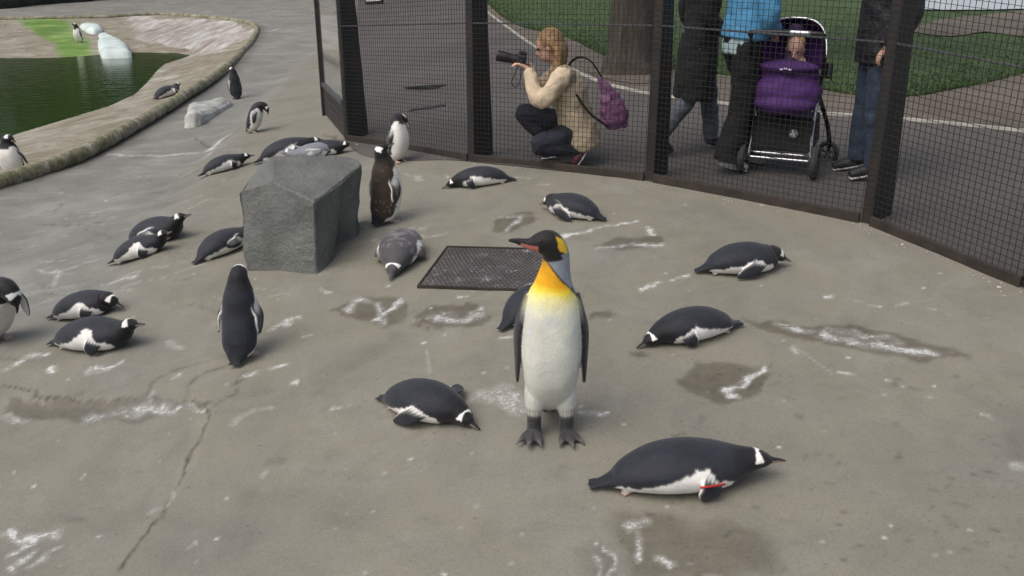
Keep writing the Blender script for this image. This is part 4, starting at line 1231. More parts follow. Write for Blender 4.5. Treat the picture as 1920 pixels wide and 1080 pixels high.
lying('moulting grey brown gentoo penguin lying head first beside the drain cover', (768, 452), (733, 530), 'down', yaw=R(-6), fl='down', fr='back', brown=.55, voxel=.0055, fat=1.12, scale=.95, pale=.2)
lying('gentoo penguin half hidden behind the king penguin, white rump showing', (966, 606), (1046, 560), 'level', fr='back', fl='vert', voxel=.006, fat=1.05, scale=.84, rise=40, dirt=0)
lying('gentoo penguin lying on the edge of the slope, bill pointing to the boulder', (382, 333), (474, 306), 'level', yaw=R(-10), fr='vert', voxel=.0065)
lying('long gentoo penguin lying behind the boulder, partly covered by a pale grey one', (492, 306), (603, 281), 'level', fr='down', voxel=.0065, scale=1.05)
lying('gentoo penguin lying behind the boulder with bill pointing to the fence', (566, 296), (663, 284), 'level', fr='down', voxel=.0065)
lying('pale grey gentoo penguin with white breast facing away from the fence behind the boulder', (608, 292), (560, 304), 'up', yaw=R(-25), fl='fold', fr='fold', pale=.85, voxel=.0065, scale=.86)
lying('gentoo penguin lying partly hidden behind another on the slope, head raised above it', (250, 462), (368, 444), 'up', yaw=R(14), fr='fold', voxel=.006, scale=.98, fat=1.04)
lying('gentoo penguin lying in front of another on the slope, large white flank patch', (203, 500), (342, 466), 'up', yaw=R(-12), fr='vert', voxel=.0055, rise=24, fat=.97)
lying('gentoo penguin tucked against the boulder with only its rear showing', (375, 492), (478, 446), 'level', fr='fold', voxel=.006, fat=1.08)
lying('short hunched gentoo penguin lying behind a longer one, bill on the slope', (108, 600), (219, 584), 'tuck', yaw=R(-14), fr='vert', voxel=.0055, fat=1.06, rise=10)
lying('gentoo penguin lying full length with wide white flank and bill raised, hunched one behind it', (94, 648), (286, 648), 'up', fr='vert', voxel=.005, rise=24, fat=1.04)
lying('small gentoo penguin lying on the tan pool beach inside the mossy kerb', (288, 189), (346, 172), 'up', fr='vert', voxel=.008)

# --- gentoos on their feet
standing('gentoo penguin standing with its dark back turned and head bowed before the boulder', (457, 668), 84, .93, head=(10, 12), flip=('half', 'side'), voxel=.005, lean=5, fat=.93, squat=.98, neck=1.06)
standing('brown moulting gentoo penguin standing by the boulder with bill raised', (727, 416), 52, 1.0, head=(-32, -30), brown=.95, flip=('side', 'side'), voxel=.0055, lean=-4, rise=6)
def preen(c):
    for i, (x, y, z) in {6: (-.005, .015, .425), 7: (-.01, .045, .445), 8: (.015, .082, .435), 9: (.045, .098, .405), 10: (.062, .100, .380), 11: (.076, .098, .355), 12: (.086, .094, .332)}.items():
        c[i][:3] = [x, y, z]; c[i][3:6] = [(-1, 0, .6), (-.6, .5, 1), (-.2, .9, .7), (.5, .9, .3), (.7, .8, .2), (.8, .8, .2), (.8, .8, .2)][i - 6]
    return c
standing('gentoo penguin standing at the fence preening its side, white belly showing', (750, 304), -35, .84, flip=(None, 'side'), bendf=preen, voxel=.006, lean=-6, fat=.98)
def bowed(c):
    for i, (x, z) in {5: (.035, .352), 6: (.085, .395), 7: (.125, .400), 8: (.160, .378), 9: (.178, .345), 10: (.186, .320), 11: (.190, .294), 12: (.190, .272)}.items():
        c[i][0] = x; c[i][2] = z; c[i][3:6] = [(-1, 0, .6), (-.5, 0, 1), (0, 0, 1), (.6, 0, .8), (1, 0, .2), (1, 0, 0), (1, 0, 0), (1, 0, 0)][i - 5]
    return c
standing('gentoo penguin stooping with tail out on the rise above the concrete lump', (478, 248), -6, .82, bendf=bowed, flip=('side', 'side'), voxel=.007, lean=8)
standing('slim gentoo penguin standing beside the mossy kerb with grey back turned', (443, 185), 118, .9, head=(40, 5), flip=('side', 'side'), voxel=.008)
standing('plump gentoo penguin standing on the mossy kerb with white front and bill turned', (26, 328), -92, .95, head=(70, 12), flip=('out', 'side'), voxel=.007, fat=1.12, squat=.86)
standing('gentoo penguin bending far over with head hanging and white flipper forward', (-6, 640), -24, .98, bendf=bowed, flip=('fwd', 'fwd'), voxel=.005, lean=14, fat=1.05)
standing('tiny far gentoo penguin standing on the green algae slope above the water', (148, 80), -105, 1.0, head=(-50, 0), flip=('side', 'side'), voxel=.012)

# ------------------------------------------------------------------ trees
t = NT('bark', 0.95)
mp = t.n('ShaderNodeMapping'); mp.inputs['Scale'].default_value = (1, 1, 0.18); t.l(t.tc.outputs['Object'], mp.inputs[0])
bn = t.noise(16, 7, 0.7, mp.outputs[0])
t.base(t.ramp(bn, [(0.3, (0.030, 0.024, 0.018)), (0.55, (0.075, 0.062, 0.050)), (0.8, (0.12, 0.105, 0.085))])); t.bump(bn, 1.0, 0.05); M['bark'] = t.m
t = NT('leaves', 0.7)
oi = t.n('ShaderNodeObjectInfo')
t.base(t.ramp(t.noise(1.3, 4), [(0.3, (0.016, 0.034, 0.009)), (0.7, (0.045, 0.080, 0.020))])); M['leaf'] = t.m
def leaf_mesh(name, n, rad, hgt, size, seed, shape):
    r = np.random.default_rng(seed); v = []; f = []
    cl = [shape(r) for _ in range(max(12, n // 45))]
    for k in range(n):
        c_, s_ = cl[r.integers(len(cl))]
        d = r.normal(size=3); d /= np.linalg.norm(d)
        p = np.array(c_) + d * s_ * r.random() ** .4
        a = r.normal(size=3); a /= np.linalg.norm(a); b = np.cross(a, r.normal(size=3)); b /= np.linalg.norm(b); q = size * r.uniform(.6, 1.3)
        i = len(v); v += [p - a * q, p + b * q * .45, p + a * q, p - b * q * .45]; f.append((i, i + 1, i + 2, i + 3))
    return mesh_from(name, v, f, False)
def trunk_mb(h, r0, r1, seed, flare=1.5, limbs=5):
    r = random.Random(seed); mb = MB()
    pts = [(0, 0, -.15), (0, 0, .10), (.02, .01, .45), (.03, .03, h * .4), (.0, .05, h * .7), (.05, 0, h)]
    mb.tube(pts, [r0 * flare * 1.25, r0 * flare, r0 * 1.1, r0, r0 * .75, r1], 22, 40)
    for k in range(limbs):
        a = r.uniform(0, 6.28); z = h * r.uniform(.5, .95); L = h * r.uniform(.3, .5)
        mb.tube([(0.02, 0.02, z), (math.cos(a) * L * .5, math.sin(a) * L * .5, z + L * .4), (math.cos(a) * L, math.sin(a) * L, z + L * .8)], [r0 * .4, r0 * .25, r0 * .06], 9, 14)
    return mb
# the broad trunk on the lawn
tp = gp(1182, 138)
tr = empty('broadleaf_tree', (tp[0], tp[1], float(e_base(tp[0], tp[1])))); tag(tr, 'thick grey brown tree trunk rising from worn earth on the lawn', 'tree')
mb = trunk_mb(5.5, .27, .15, 4, 1.3); o = mb.build('trunk', M['bark'], tr, True)
for v in o.data.vertices:
    a = math.atan2(v.co.y, v.co.x); s = 1 + .10 * math.sin(a * 5 + 1) * max(0.15, 1 - v.co.z / 1.5) + .05 * math.sin(a * 11 + v.co.z)
    if v.co.z < 5: v.co.x *= s; v.co.y *= s
def bshape(r):
    d = r.normal(size=3); d /= np.linalg.norm(d); rr = r.random() ** .45
    return (d * np.array([3.6, 3.6, 2.4]) * rr + np.array([0, 0, 7.4]), r.uniform(.4, .9))
link('crown', leaf_mesh('crown', 7000, 3, 3, .14, 5, bshape), M['leaf'], tr)
# row of evergreens behind the pool: their dark green is what the water mirrors
def cshape(r):
    z = r.random() ** 1.4; a = r.uniform(0, 6.28); rad = (1 - z) * 3.4 * r.random() ** .5 + .2
    return ((math.cos(a) * rad, math.sin(a) * rad, .4 + z * 13.0), r.uniform(.5, 1.1))
crowns = [leaf_mesh('crown', 5200, 3, 3, .42, s, cshape) for s in (21, 22)]
trunks = []
for s in (31,):
    m_ = trunk_mb(10, .22, .06, s, 1.2, 0); trunks.append(mesh_from('trunk', m_.v, m_.f))
rt = random.Random(9)
pr = None
for k in range(17):
    x = -38 + k * 2.45 + rt.uniform(-.6, .6); y = 53 + rt.uniform(-1.5, 2.5) + abs(k - 10) * -.25
    q = empty('evergreen_tree', (x, y, float(e_base(x, y)) - .1), rt.uniform(0, 6)); s = rt.uniform(.8, 1.2); q.scale = (s, s, s * rt.uniform(.9, 1.15))
    tag(q, 'dark evergreen tree in the dense row behind the pool', 'tree', 'evergreens behind the pool')
    link('trunk', trunks[0], M['bark'], q); link('crown', crowns[k % 2], M['leaf'], q)

# grass blades on the lawn, denser where the camera looks across the path
mb = MB(); rg = np.random.default_rng(2)
li = catmull(LAWN_IN, 110)[0]; lo = catmull(LAWN_OUT, 110)[0]
N = 30000
gi = rg.integers(0, 109, N); gf = rg.random(N)[:, None]; ga = li[gi] * (1 - gf) + li[gi + 1] * gf; gb = lo[gi] * (1 - gf) + lo[gi + 1] * gf
gd = gb - ga; gt = np.minimum(1, rg.random(N) ** 2.0 * 14.0 / (np.linalg.norm(gd[:, :2], axis=1) + 1e-6))[:, None]; P_ = ga + gd * gt
gz_ = e_base(P_[:, 0], P_[:, 1]) + .012 + .05 * (fbm(P_[:, 0] * 1.3, P_[:, 1] * 1.3, 3, 4) - .3)
an_ = rg.random(N) * 6.28; hh = rg.uniform(.012, .035, N); le = rg.normal(0, .025, (N, 2)); bx, by = np.cos(an_) * .014, np.sin(an_) * .014
V_ = np.stack([np.column_stack([P_[:, 0] - bx, P_[:, 1] - by, gz_ - .01]), np.column_stack([P_[:, 0] + bx, P_[:, 1] + by, gz_ - .01]), np.column_stack([P_[:, 0] + le[:, 0], P_[:, 1] + le[:, 1], gz_ + hh])], 1).reshape(-1, 3)
mb.v = V_.tolist(); mb.f = np.arange(N * 3).reshape(-1, 3).tolist()
t = NT('grass blades', 0.8); t.base(t.ramp(t.noise(2.2, 5), [(0.3, (0.028, 0.058, 0.013)), (0.6, (0.048, 0.090, 0.021)), (0.8, (0.11, 0.115, 0.05))])); M['blade'] = t.m
tag(mb.build('grass', M['blade']), 'short green grass of the lawn', kind='stuff')

# ------------------------------------------------------------------ visitors
def cloth(name, c, var=.25, scale=14, bump=.6, rough=.85, bd=.02, c2=None):
    t = NT(name, rough); n = t.noise(scale, 5, .6, dist=.8)
    t.base(t.ramp(n, [(0.3, tuple(x * (1 - var) for x in c)), (0.7, c2 or tuple(min(1, x * (1 + var)) for x in c))]))
    t.bump(t.math('ADD', n, t.math('MULTIPLY', t.noise(220, 2), .12)), bump, bd); return t.m
M['skin'] = simple('skin', (0.56, 0.34, 0.26), 0.55, 0.1, 14, 0.05)
M['beige'] = cloth('beige coat', (0.50, 0.41, 0.29)); M['navy'] = cloth('navy cotton', (0.012, 0.014, 0.026)); M['blackcloth'] = cloth('black cloth', (0.007, 0.007, 0.008), .4)
M['blue'] = cloth('sky blue jacket', (0.09, 0.32, 0.56), .18); M['tee'] = cloth('pale shirt', (0.42, 0.55, 0.58), .15); M['jeans'] = cloth('blue jeans', (0.035, 0.055, 0.095), .3)
M['greyjeans'] = cloth('grey jeans', (0.10, 0.115, 0.14), .3); M['darkjacket'] = cloth('dark quilted jacket', (0.010, 0.011, 0.014), .4, 9, .9, .5, .03)
M['hairfair'] = simple('fair hair', (0.30, 0.155, 0.055), 0.55, 0.5, 45, 0.5, 0.006, c2=(0.50, 0.33, 0.16)); M['hairdark'] = simple('dark hair', (0.03, 0.018, 0.012), 0.5, 0.4, 45, 0.5, 0.006)
M['shoe'] = simple('pale shoe', (0.55, 0.55, 0.56), 0.6, 0.15, 25, .1); M['shoedark'] = simple('dark shoe', (0.02, 0.02, 0.025), 0.6, 0.2, 25, .1); M['shoered'] = simple('maroon shoe', (0.12, 0.03, 0.045), 0.6, 0.3, 25, .1)
A_ = lambda *p: np.array(p, float)

def hand(mb, w, d, up, s, curl=.9, size=1.0):
    """palm, four curled fingers of unequal length and a thumb from the palm's side"""
    d = A_(*d); d /= np.linalg.norm(d); up = A_(*up); l = np.cross(up, d); l /= np.linalg.norm(l); n = np.cross(d, l)
    mb.tube([w, w + d * .045 * size, w + d * .085 * size], [.026, .034, .034], 12, 10, .5, up=tuple(n))
    for k, (o, L) in enumerate(((-.026, .068), (-.009, .078), (.009, .074), (.025, .058))):
        b = w + d * .082 * size + l * o * size
        c1 = b + d * L * .45 - n * L * .22 * curl; c2 = c1 + d * L * .12 - n * L * .42 * curl
        mb.tube([b, c1, c2], [.0095, .009, .0075], 8, 9)
    b = w + d * .03 * size + l * s * .030 * size
    mb.tube([b, b + d * .03 + l * s * .022 - n * .012, b + d * .058 + l * s * .018 - n * .030], [.0115, .0105, .008], 8, 9)

def head_shell(mb, c, fwd, s=1.0):
    yaw = math.atan2(fwd[1], fwd[0]); pit = -math.asin(max(-1, min(1, fwd[2])))
    rot = Euler((0, pit, yaw)); Rm = np.array(rot.to_matrix())
    P = lambda *q: np.asarray(c) + Rm @ (A_(*q) * s)
    mb.ball(P(-.012, 0, .030), A_(.098, .076, .092) * s, 22, 16, rot=rot)
    mb.ball(P(.022, 0, -.040), A_(.066, .058, .074) * s, 18, 12, rot=rot)
    mb.ball(P(.052, 0, -.078), A_(.028, .032, .024) * s, 12, 8, rot=rot)                       # chin
    mb.tube([P(.080, 0, .018), P(.096, 0, -.008), P(.104, 0, -.022), P(.090, 0, -.032)], A_(.008, .011, .014, .012) * s, 10, 14)   # nose
    for k in (-1, 1):
        mb.ball(P(-.005, k * .078, -.004), A_(.018, .009, .030) * s, 10, 8, rot=rot)
        mb.ball(P(.076, k * .034, .030), A_(.010, .022, .008) * s, 8, 6, rot=rot)               # brow
    mb.ball(P(.082, 0, -.052), A_(.010, .024, .005) * s, 10, 6, rot=rot); mb.ball(P(.080, 0, -.061), A_(.010, .021, .006) * s, 10, 6, rot=rot)
    return P, rot

def person(label, base, yaw, J, hair, tops, bottoms, shoes, hemf=None, voxel=.011, headfwd=(1, 0, 0), handdirs=None, group=None):
    z = float(e_base(base[0], base[1]))
    root = empty('person', (base[0], base[1], z), yaw); tag(root, label, 'person', group)
    J = {k: A_(*v) for k, v in J.items()}
    mb = MB()
    P, rot = head_shell(mb, J['head'], headfwd)
    mb.tube([J['neck'] - A_(0, 0, .06), J['neck'], (J['head'] + J['neck']) / 2 + A_(-.01, 0, 0), J['head'] + A_(-.01, 0, -.04)], [.07, .052, .05, .055], 14, 16)
    mid = (J['pelvis'] + J['chest']) / 2
    mb.tube([J['pelvis'] - (mid - J['pelvis']) * .4, J['pelvis'], mid, J['chest'], J['neck'] - A_(0, 0, .03)], [.09, .13, .115, .13, .06], 18, 30, .68, up=(1, 0, 0))
    for s in 'LR':
        mb.tube([J['chest'] * .3 + J['sh' + s] * .7, J['sh' + s], J['el' + s], J['ha' + s]], [.05, .046, .036, .026], 12, 22)
        dh = (handdirs or {}).get(s); d = A_(*dh) if dh else J['ha' + s] - J['el' + s]
        hand(mb, J['ha' + s] - d / np.linalg.norm(d) * .01, d, (0, 0, 1) if abs(d[2]) < .8 * np.linalg.norm(d) else (1, 0, 0), 1 if s == 'R' else -1)
        mb.tube([J['hip' + s] + A_(0, 0, .03), J['hip' + s], J['kn' + s], J['an' + s]], [.07, .078, .05, .034], 14, 24)
        mb.tube([J['an' + s], J['an' + s] + (J['to' + s] - J['an' + s]) * .5, J['to' + s]], [.034, .034, .022], 10, 9)
    body = link('body', remesh('body', mb, voxel, 3, False), M['skin'], root)
    ev, ef = ball((0, 0, 0), .011, 10, 8); em = mesh_from('eye', ev, ef)
    for k in (-1, 1):
        e = link('eye', em, M['eye'], root); e.location = tuple(P(.076, k * .032, .014))
    if hair: hair(root, P, rot, J)
    for nm, mt, hem, rads, sleeve, vx in tops:
        mb = MB()
        mb.tube([hem, J['pelvis'] + (hem - J['pelvis']) * .25 if hem[2] < J['pelvis'][2] else hem * .5 + mid * .5, mid, J['chest'], J['neck'] - A_(0, 0, .035)], rads, 26, 44, .74, up=(1, 0, 0))
        if sleeve:
            for s in 'LR':
                w = J['ha' + s] * .94 + J['el' + s] * .06
                mb.tube([J['chest'] * .35 + J['sh' + s] * .65, J['sh' + s], J['el' + s], w], [sleeve * 1.25, sleeve * 1.12, sleeve * .95, sleeve * .72], 14, 30)
        me = remesh(nm, mb, vx, 3, False)
        rumple(me, (9, .012), (21, .006), (4, .008))
        link(nm, me, mt, root)
    nm, mt, rr_ = bottoms
    mb = MB()
    mb.ball(J['pelvis'], (.135, .165, .13), 20, 12)
    for s in 'LR':
        mb.tube([J['hip' + s] + A_(0, 0, .04), J['hip' + s], J['hip' + s] * .45 + J['kn' + s] * .55, J['kn' + s], J['kn' + s] * .5 + J['an' + s] * .5, J['an' + s] + A_(0, 0, .0)], rr_, 16, 40)
    me = remesh(nm, mb, voxel, 3, False)
    rumple(me, (11, .009), (26, .004))
    link(nm, me, mt, root)
    for s in 'LR':
        mb = MB(); a = J['an' + s]; b = J['to' + s]; d = b - a
        mb.tube([a - d * .28 - A_(0, 0, .012), a + d * .1 - A_(0, 0, .005), a + d * .62, b + d * .06], [.040, .047, .044, .028], 14, 20, .85)
        mb.tube([a + A_(0, 0, .05), a + A_(0, 0, .0)], [.040, .045], 12, 6)
        link('shoe', remesh('shoe', mb, .007, 2, False), shoes[0], root)
        if shoes[1]:
            mb = MB(); up_ = np.cross(d, (0, 1, 0)); up_ /= np.linalg.norm(up_)
            if up_[2] < 0: up_ = -up_
            mb.tube([a - d * .30 - up_ * .036, a + d * .3 - up_ * .036, b + d * .08 - up_ * .026], [.036, .042, .028], 14, 16, .30)
            link('sole', mesh_from('sole', mb.v, mb.f), shoes[1], root)
    return root

def hair_long(mt, length=.30, back=-.05):
    def f(root, P, rot, J):
        mb = MB()
        mb.ball(P(-.030, 0, .040), (.104, .088, .098), 20, 14, rot=rot)
        for k in np.linspace(-1, 1, 9):
            mb.tube([P(-.03 - .05 * (1 - abs(k)), k * .074, .05), P(-.06 - .04 * (1 - abs(k)), k * .088, -.06), P(back - .03 * (1 - abs(k)), k * .088, -.06 - length * .55), P(back * .6, k * .07, -.06 - length * (1 - .12 * abs(k)))], [.034, .040, .034, .012], 9, 18)
        me = remesh('hair', mb, .009, 2, False)
        link('hair', me, mt, root)
    return f
def hair_short(mt):
    def f(root, P, rot, J):
        mb = MB(); mb.ball(P(-.026, 0, .046), (.102, .084, .090), 20, 14, rot=rot); mb.ball(P(-.060, 0, -.01), (.056, .072, .07), 16, 10, rot=rot)
        link('hair', remesh('hair', mb, .009, 2, False), mt, root)
    return f

# --- crouching photographer
pb = gp(1068, 306)
JP = dict(pelvis=(-.07, 0, .27), chest=(.04, 0, .61), neck=(.10, 0, .77), head=(.18, 0, .895), shL=(.07, .165, .70), elL=(.24, .21, .52), haL=(.335, .06, .745), shR=(.09, -.16, .70), elR=(.27, -.17, .55), haR=(.34, -.06, .755),
    hipL=(-.06, .09, .27), knL=(.25, .14, .17), anL=(-.085, .13, .13), toL=(-.03, .13, .02), hipR=(-.06, -.09, .28), knR=(.37, -.13, .37), anR=(.10, -.11, .075), toR=(.22, -.12, .04))
ph = person('photographer in a beige coat crouching to take a picture through the fence', pb, R(178), JP, hair_long(M['hairfair'], .32, .03),
    [('coat', M['beige'], A_(-.10, 0, .13), [.19, .205, .185, .185, .085], .068, .011)], ('trousers', M['navy'], [.09, .098, .088, .074, .064, .050]), (M['shoered'], M['shoe']), headfwd=(.93, 0, -.36), handdirs=dict(L=(.75, .1, .35), R=(.75, -.1, .35)))
z0 = float(e_base(pb[0], pb[1]))
cmr = empty('camera_in_hands', (pb[0] - .385, pb[1], z0 + .80)); cmr.rotation_euler = (0, R(-12), R(180)); cmr.name = 'photo_camera'
tag(cmr, 'black camera with a long lens held up by the crouching photographer', 'camera')
mb = MB(); mb.box((0, 0, 0), (.07, .13, .085)); mb.build('camera_body', M['black'], cmr, bevel=.012)
mb = MB(); mb.box((0, 0, .052), (.06, .05, .03)); mb.build('viewfinder', M['black'], cmr, bevel=.008)
mb = MB(); mb.tube([(.03, 0, -.005), (.09, 0, -.005), (.12, 0, -.005), (.19, 0, -.005)], [.036, .036, .040, .041], 18, 16); mb.build('lens', M['black'], cmr, True)
t = NT('lens glass', .05); t.base((.01, .01, .02)); M['lensglass'] = t.m
mb = MB(); mb.tube([(.188, 0, -.005), (.193, 0, -.005)], [.034, .034], 18, 4); mb.build('front_element', M['lensglass'], cmr, True)
mb = MB(); mb.tube([(0, .07, .01), (.03, .085, -.10), (.04, .08, -.17), (.0, .075, -.20), (-.02, .07, -.14), (-.01, .068, -.02)], .008, 8, 40, .4); mb.build('strap', M['black'], cmr, True)
t = NT('purple patterned cloth', .7); vv = t.vor(26); t.base(t.ramp(t.noise(15, 5, .7, dist=1.5), [(.32, (.035, .012, .05)), (.46, (.15, .045, .13)), (.58, (.22, .12, .20)), (.7, (.06, .05, .14)), (.8, (.30, .22, .26))])); t.bump(t.noise(18, 5), .6, .02); M['purplepat'] = t.m
bg_ = empty('shoulder_bag', (pb[0] + .30, pb[1] - .17, z0 + .28)); tag(bg_, 'purple patterned shoulder bag hanging from the photographer on a dark strap', 'bag')
mb = MB(); mb.tube([(.04, 0, .02), (.03, 0, .10), (-.01, 0, .22), (-.07, 0, .36), (-.10, 0, .42)], [.070, .105, .090, .040, .018], 20, 36, .45, up=(0, 1, 0))
me = remesh('bag_body', mb, .009, 2, False)
rumple(me, (16, .016), (30, .006))
link('bag_body', me, M['purplepat'], bg_)
mb = MB(); mb.tube([(-.09, 0, .42), (-.17, -.02, .53), (-.26, .03, .555), (-.33, .07, .48), (-.30, .02, .34), (-.18, -.03, .16), (-.03, -.02, .05)], .013, 8, 60, .5); mb.build('strap', M['blackcloth'], bg_, True)

# --- walking woman in a long dark coat
pw = gp(1296, 286)
JW = dict(pelvis=(0, 0, .92), chest=(.02, 0, 1.27), neck=(.03, 0, 1.44), head=(.06, 0, 1.59), shL=(.02, .18, 1.37), elL=(-.06, .24, 1.10), haL=(.06, .25, .87), shR=(.02, -.18, 1.37), elR=(.0, -.24, 1.10), haR=(.16, -.23, .93),
    hipL=(0, .09, .90), knL=(.13, .09, .48), anL=(.18, .09, .09), toL=(.33, .10, .035), hipR=(0, -.09, .90), knR=(-.06, -.09, .47), anR=(-.30, -.10, .15), toR=(-.19, -.10, .035))
person('walker in a long black coat and grey jeans striding past the pushchair', pw, R(4), JW, hair_long(M['hairdark'], .2),
    [('coat', M['blackcloth'], A_(-.01, 0, .44), [.225, .20, .17, .19, .08], .066, .012)], ('trousers', M['greyjeans'], [.09, .098, .088, .072, .066, .058]), (M['shoedark'], None))
# --- pushing the pram: blue jacket
pm = gp(1372, 318)
JM = dict(pelvis=(0, 0, .93), chest=(.05, 0, 1.28), neck=(.07, 0, 1.45), head=(.11, 0, 1.60), shL=(.05, .19, 1.38), elL=(.12, .26, 1.12), haL=(.33, .20, 1.02), shR=(.05, -.19, 1.38), elR=(.05, -.27, 1.12), haR=(.16, -.13, 1.02),
    hipL=(0, .09, .91), knL=(.14, .09, .50), anL=(.16, .09, .09), toL=(.30, .09, .04), hipR=(0, -.09, .91), knR=(-.01, -.09, .48), anR=(-.09, -.09, .09), toR=(.06, -.10, .04))
person('person in a sky blue jacket and black flared trousers pushing the purple pushchair', pm, R(12), JM, hair_short(M['hairdark']),
    [('shirt', M['tee'], A_(0, 0, .86), [.185, .185, .16, .17, .07], 0, .012), ('jacket', M['blue'], A_(.01, 0, .955), [.215, .21, .20, .21, .09], .078, .012)], ('trousers', M['blackcloth'], [.10, .108, .098, .088, .098, .112]), (M['shoe'], M['shoe']))
# --- standing behind the post: quilted jacket, jeans
pk = gp(1622, 330)
JK = dict(pelvis=(0, 0, .95), chest=(.0, 0, 1.32), neck=(.01, 0, 1.50), head=(.04, 0, 1.65), shL=(0, .20, 1.42), elL=(-.05, .28, 1.14), haL=(.06, .24, .92), shR=(0, -.20, 1.42), elR=(-.05, -.28, 1.14), haR=(.06, -.24, .92),
    hipL=(0, .10, .93), knL=(.02, .11, .50), anL=(-.02, .11, .09), toL=(.14, .13, .04), hipR=(0, -.10, .93), knR=(.03, -.11, .50), anR=(.03, -.12, .09), toR=(.19, -.14, .04))
person('person in a dark quilted jacket and blue jeans standing behind a fence post', pk, R(176), JK, hair_short(M['hairdark']),
    [('jacket', M['darkjacket'], A_(0, 0, .80), [.225, .235, .225, .225, .10], .088, .012)], ('trousers', M['jeans'], [.105, .112, .100, .082, .078, .074]), (M['shoedark'], M['shoe']))

# ------------------------------------------------------------------ pushchair
M['chrome'] = simple('chrome', (0.55, 0.56, 0.58), 0.30, 0.05, 5, 0, metallic=1.0)
M['purple'] = cloth('purple fabric', (0.075, 0.021, 0.145), .25, 9, .35, .75); M['hoodpurple'] = cloth('purple hood cloth', (0.15, 0.045, 0.27), .2, 9, .3, .75); M['purpledark'] = cloth('dark lining', (0.055, 0.026, 0.075), .3)
M['tyre'] = simple('grey rubber', (0.045, 0.045, 0.047), 0.8, 0.3, 30, .1); M['hub'] = simple('grey hub', (0.22, 0.22, 0.23), 0.4, 0.15, 30, 0, metallic=.4)
wl, wr = gp(1390, 325), gp(1524, 336)
ax = wr - wl; Wd = float(np.hypot(ax[0], ax[1])); an = math.atan2(ax[1], ax[0]); cc = (wl + wr) / 2
pc = empty('pushchair', (cc[0], cc[1], float(e_base(cc[0], cc[1])) + .003), an); tag(pc, 'purple hooded pushchair with chrome frame facing the fence', 'pushchair')
hw = Wd / 2
def wheel(x, y, r, w, yaw=0):
    e = empty('wheel', (x, y, r), yaw); e.parent = pc; e.name = 'wheel'
    v = []; n, m = 28, 10
    for i in range(n):
        a = 2 * math.pi * i / n
        for j in range(m):
            b = 2 * math.pi * j / m; rr_ = r - w * .5 + w * .5 * math.cos(b)
            v.append((w * .55 * math.sin(b), rr_ * math.cos(a), rr_ * math.sin(a)))
    f = [(i * m + j, ((i + 1) % n) * m + j, ((i + 1) % n) * m + (j + 1) % m, i * m + (j + 1) % m) for i in range(n) for j in range(m)]
    link('tyre', mesh_from('tyre', v, f), M['tyre'], e)
    mb = MB(); mb.tube([(-w * .35, 0, 0), (w * .35, 0, 0)], [r * .2, r * .2], 14, 4)
    for k in range(5):
        a = 2 * math.pi * k / 5 + .3; mb.bar((0, 0, 0), (0, math.cos(a) * (r - w * .8), math.sin(a) * (r - w * .8)), .016, .022)
    v2 = []; ri = r - w * .95
    for i in range(n):
        a = 2 * math.pi * i / n
        for (dx, dr) in ((-.012, 0), (.012, 0), (.012, .014), (-.012, .014)): v2.append((dx, (ri + dr) * math.cos(a), (ri + dr) * math.sin(a)))
    mb.add(v2, [(i * 4 + j, ((i + 1) % n) * 4 + j, ((i + 1) % n) * 4 + (j + 1) % 4, i * 4 + (j + 1) % 4) for i in range(n) for j in range(4)])
    mb.build('rim', M['hub'], e, True)
for s in (-1, 1): wheel(s * hw, 0, .122, .048)
for s in (-1, 1): wheel(s * .285, .56, .09, .036, R(68) if s > 0 else R(20))
def pt(name, pts, r, mt, m=10, n=None, sq=1): mb = MB(); mb.tube(pts, r, m, n, sq); return mb.build(name, mt, pc, True)
pt('axle', [(-hw, 0, .125), (hw, 0, .125)], .012, M['chrome'])
pt('basket_bar', [(-hw + .05, -.01, .165), (hw - .05, -.01, .165)], .009, M['chrome'])
for s in (-1, 1):
    pt('frame_tube', [(s * (hw - .035), 0, .13), (s * (hw - .05), .06, .34), (s * (hw - .045), .16, .60)], .016, M['chrome'])
    pt('front_leg', [(s * (hw - .045), .16, .58), (s * .27, .38, .34), (s * .285, .53, .19), (s * .285, .56, .095)], [.016, .016, .018, .015], M['black'])
    pt('handle_arm', [(s * (hw - .045), .14, .58), (s * .245, -.06, .82), (s * .235, -.22, 1.00)], .013, M['black'])
    pt('hood_hinge', [(s * .262, .13, .70), (s * .262, .16, .80)], [.028, .024], M['black'])
pt('handlebar', [(-.235, -.21, 1.0), (-.22, -.245, 1.025), (0, -.25, 1.03), (.22, -.245, 1.025), (.235, -.21, 1.0)], .016, M['black'], n=40)
pt('handle_trim', [(.02, -.25, 1.031), (.16, -.249, 1.028)], .0185, M['chrome'], n=6)
# hood: half shell with chrome hoop
def hood(rx, ry, rz, n=26, m=16, b0=0.0):
    v = []
    for i in range(n):
        a = math.pi * i / (n - 1)
        for j in range(m):
            b = R(b0) + (j / (m - 1)) * R(100 - b0)
            ca = abs(math.cos(a)) ** .7 * (1 if math.cos(a) >= 0 else -1); sa = abs(math.sin(a)) ** .62
            v.append((rx * ca * math.cos(b * .88), ry * math.sin(b), rz * sa * math.cos(b * .80) ** .8))
    return v, [(i * m + j, (i + 1) * m + j, (i + 1) * m + j + 1, i * m + j + 1) for i in range(n - 1) for j in range(m - 1)]
hv, hf = hood(.235, .36, .35)
me = mesh_from('hood', [(x, y + .06 + .42 * z, z + .74) for x, y, z in hv], hf)
o = link('hood', me, M['hoodpurple'], pc); sm = o.modifiers.new('s', 'SOLIDIFY'); sm.thickness = .008
hv, hf = hood(.224, .335, .325, b0=84)
o = link('hood_lining', mesh_from('hood_lining', [(x, y + .065 + .42 * z, z + .74) for x, y, z in hv], hf), M['purpledark'], pc)
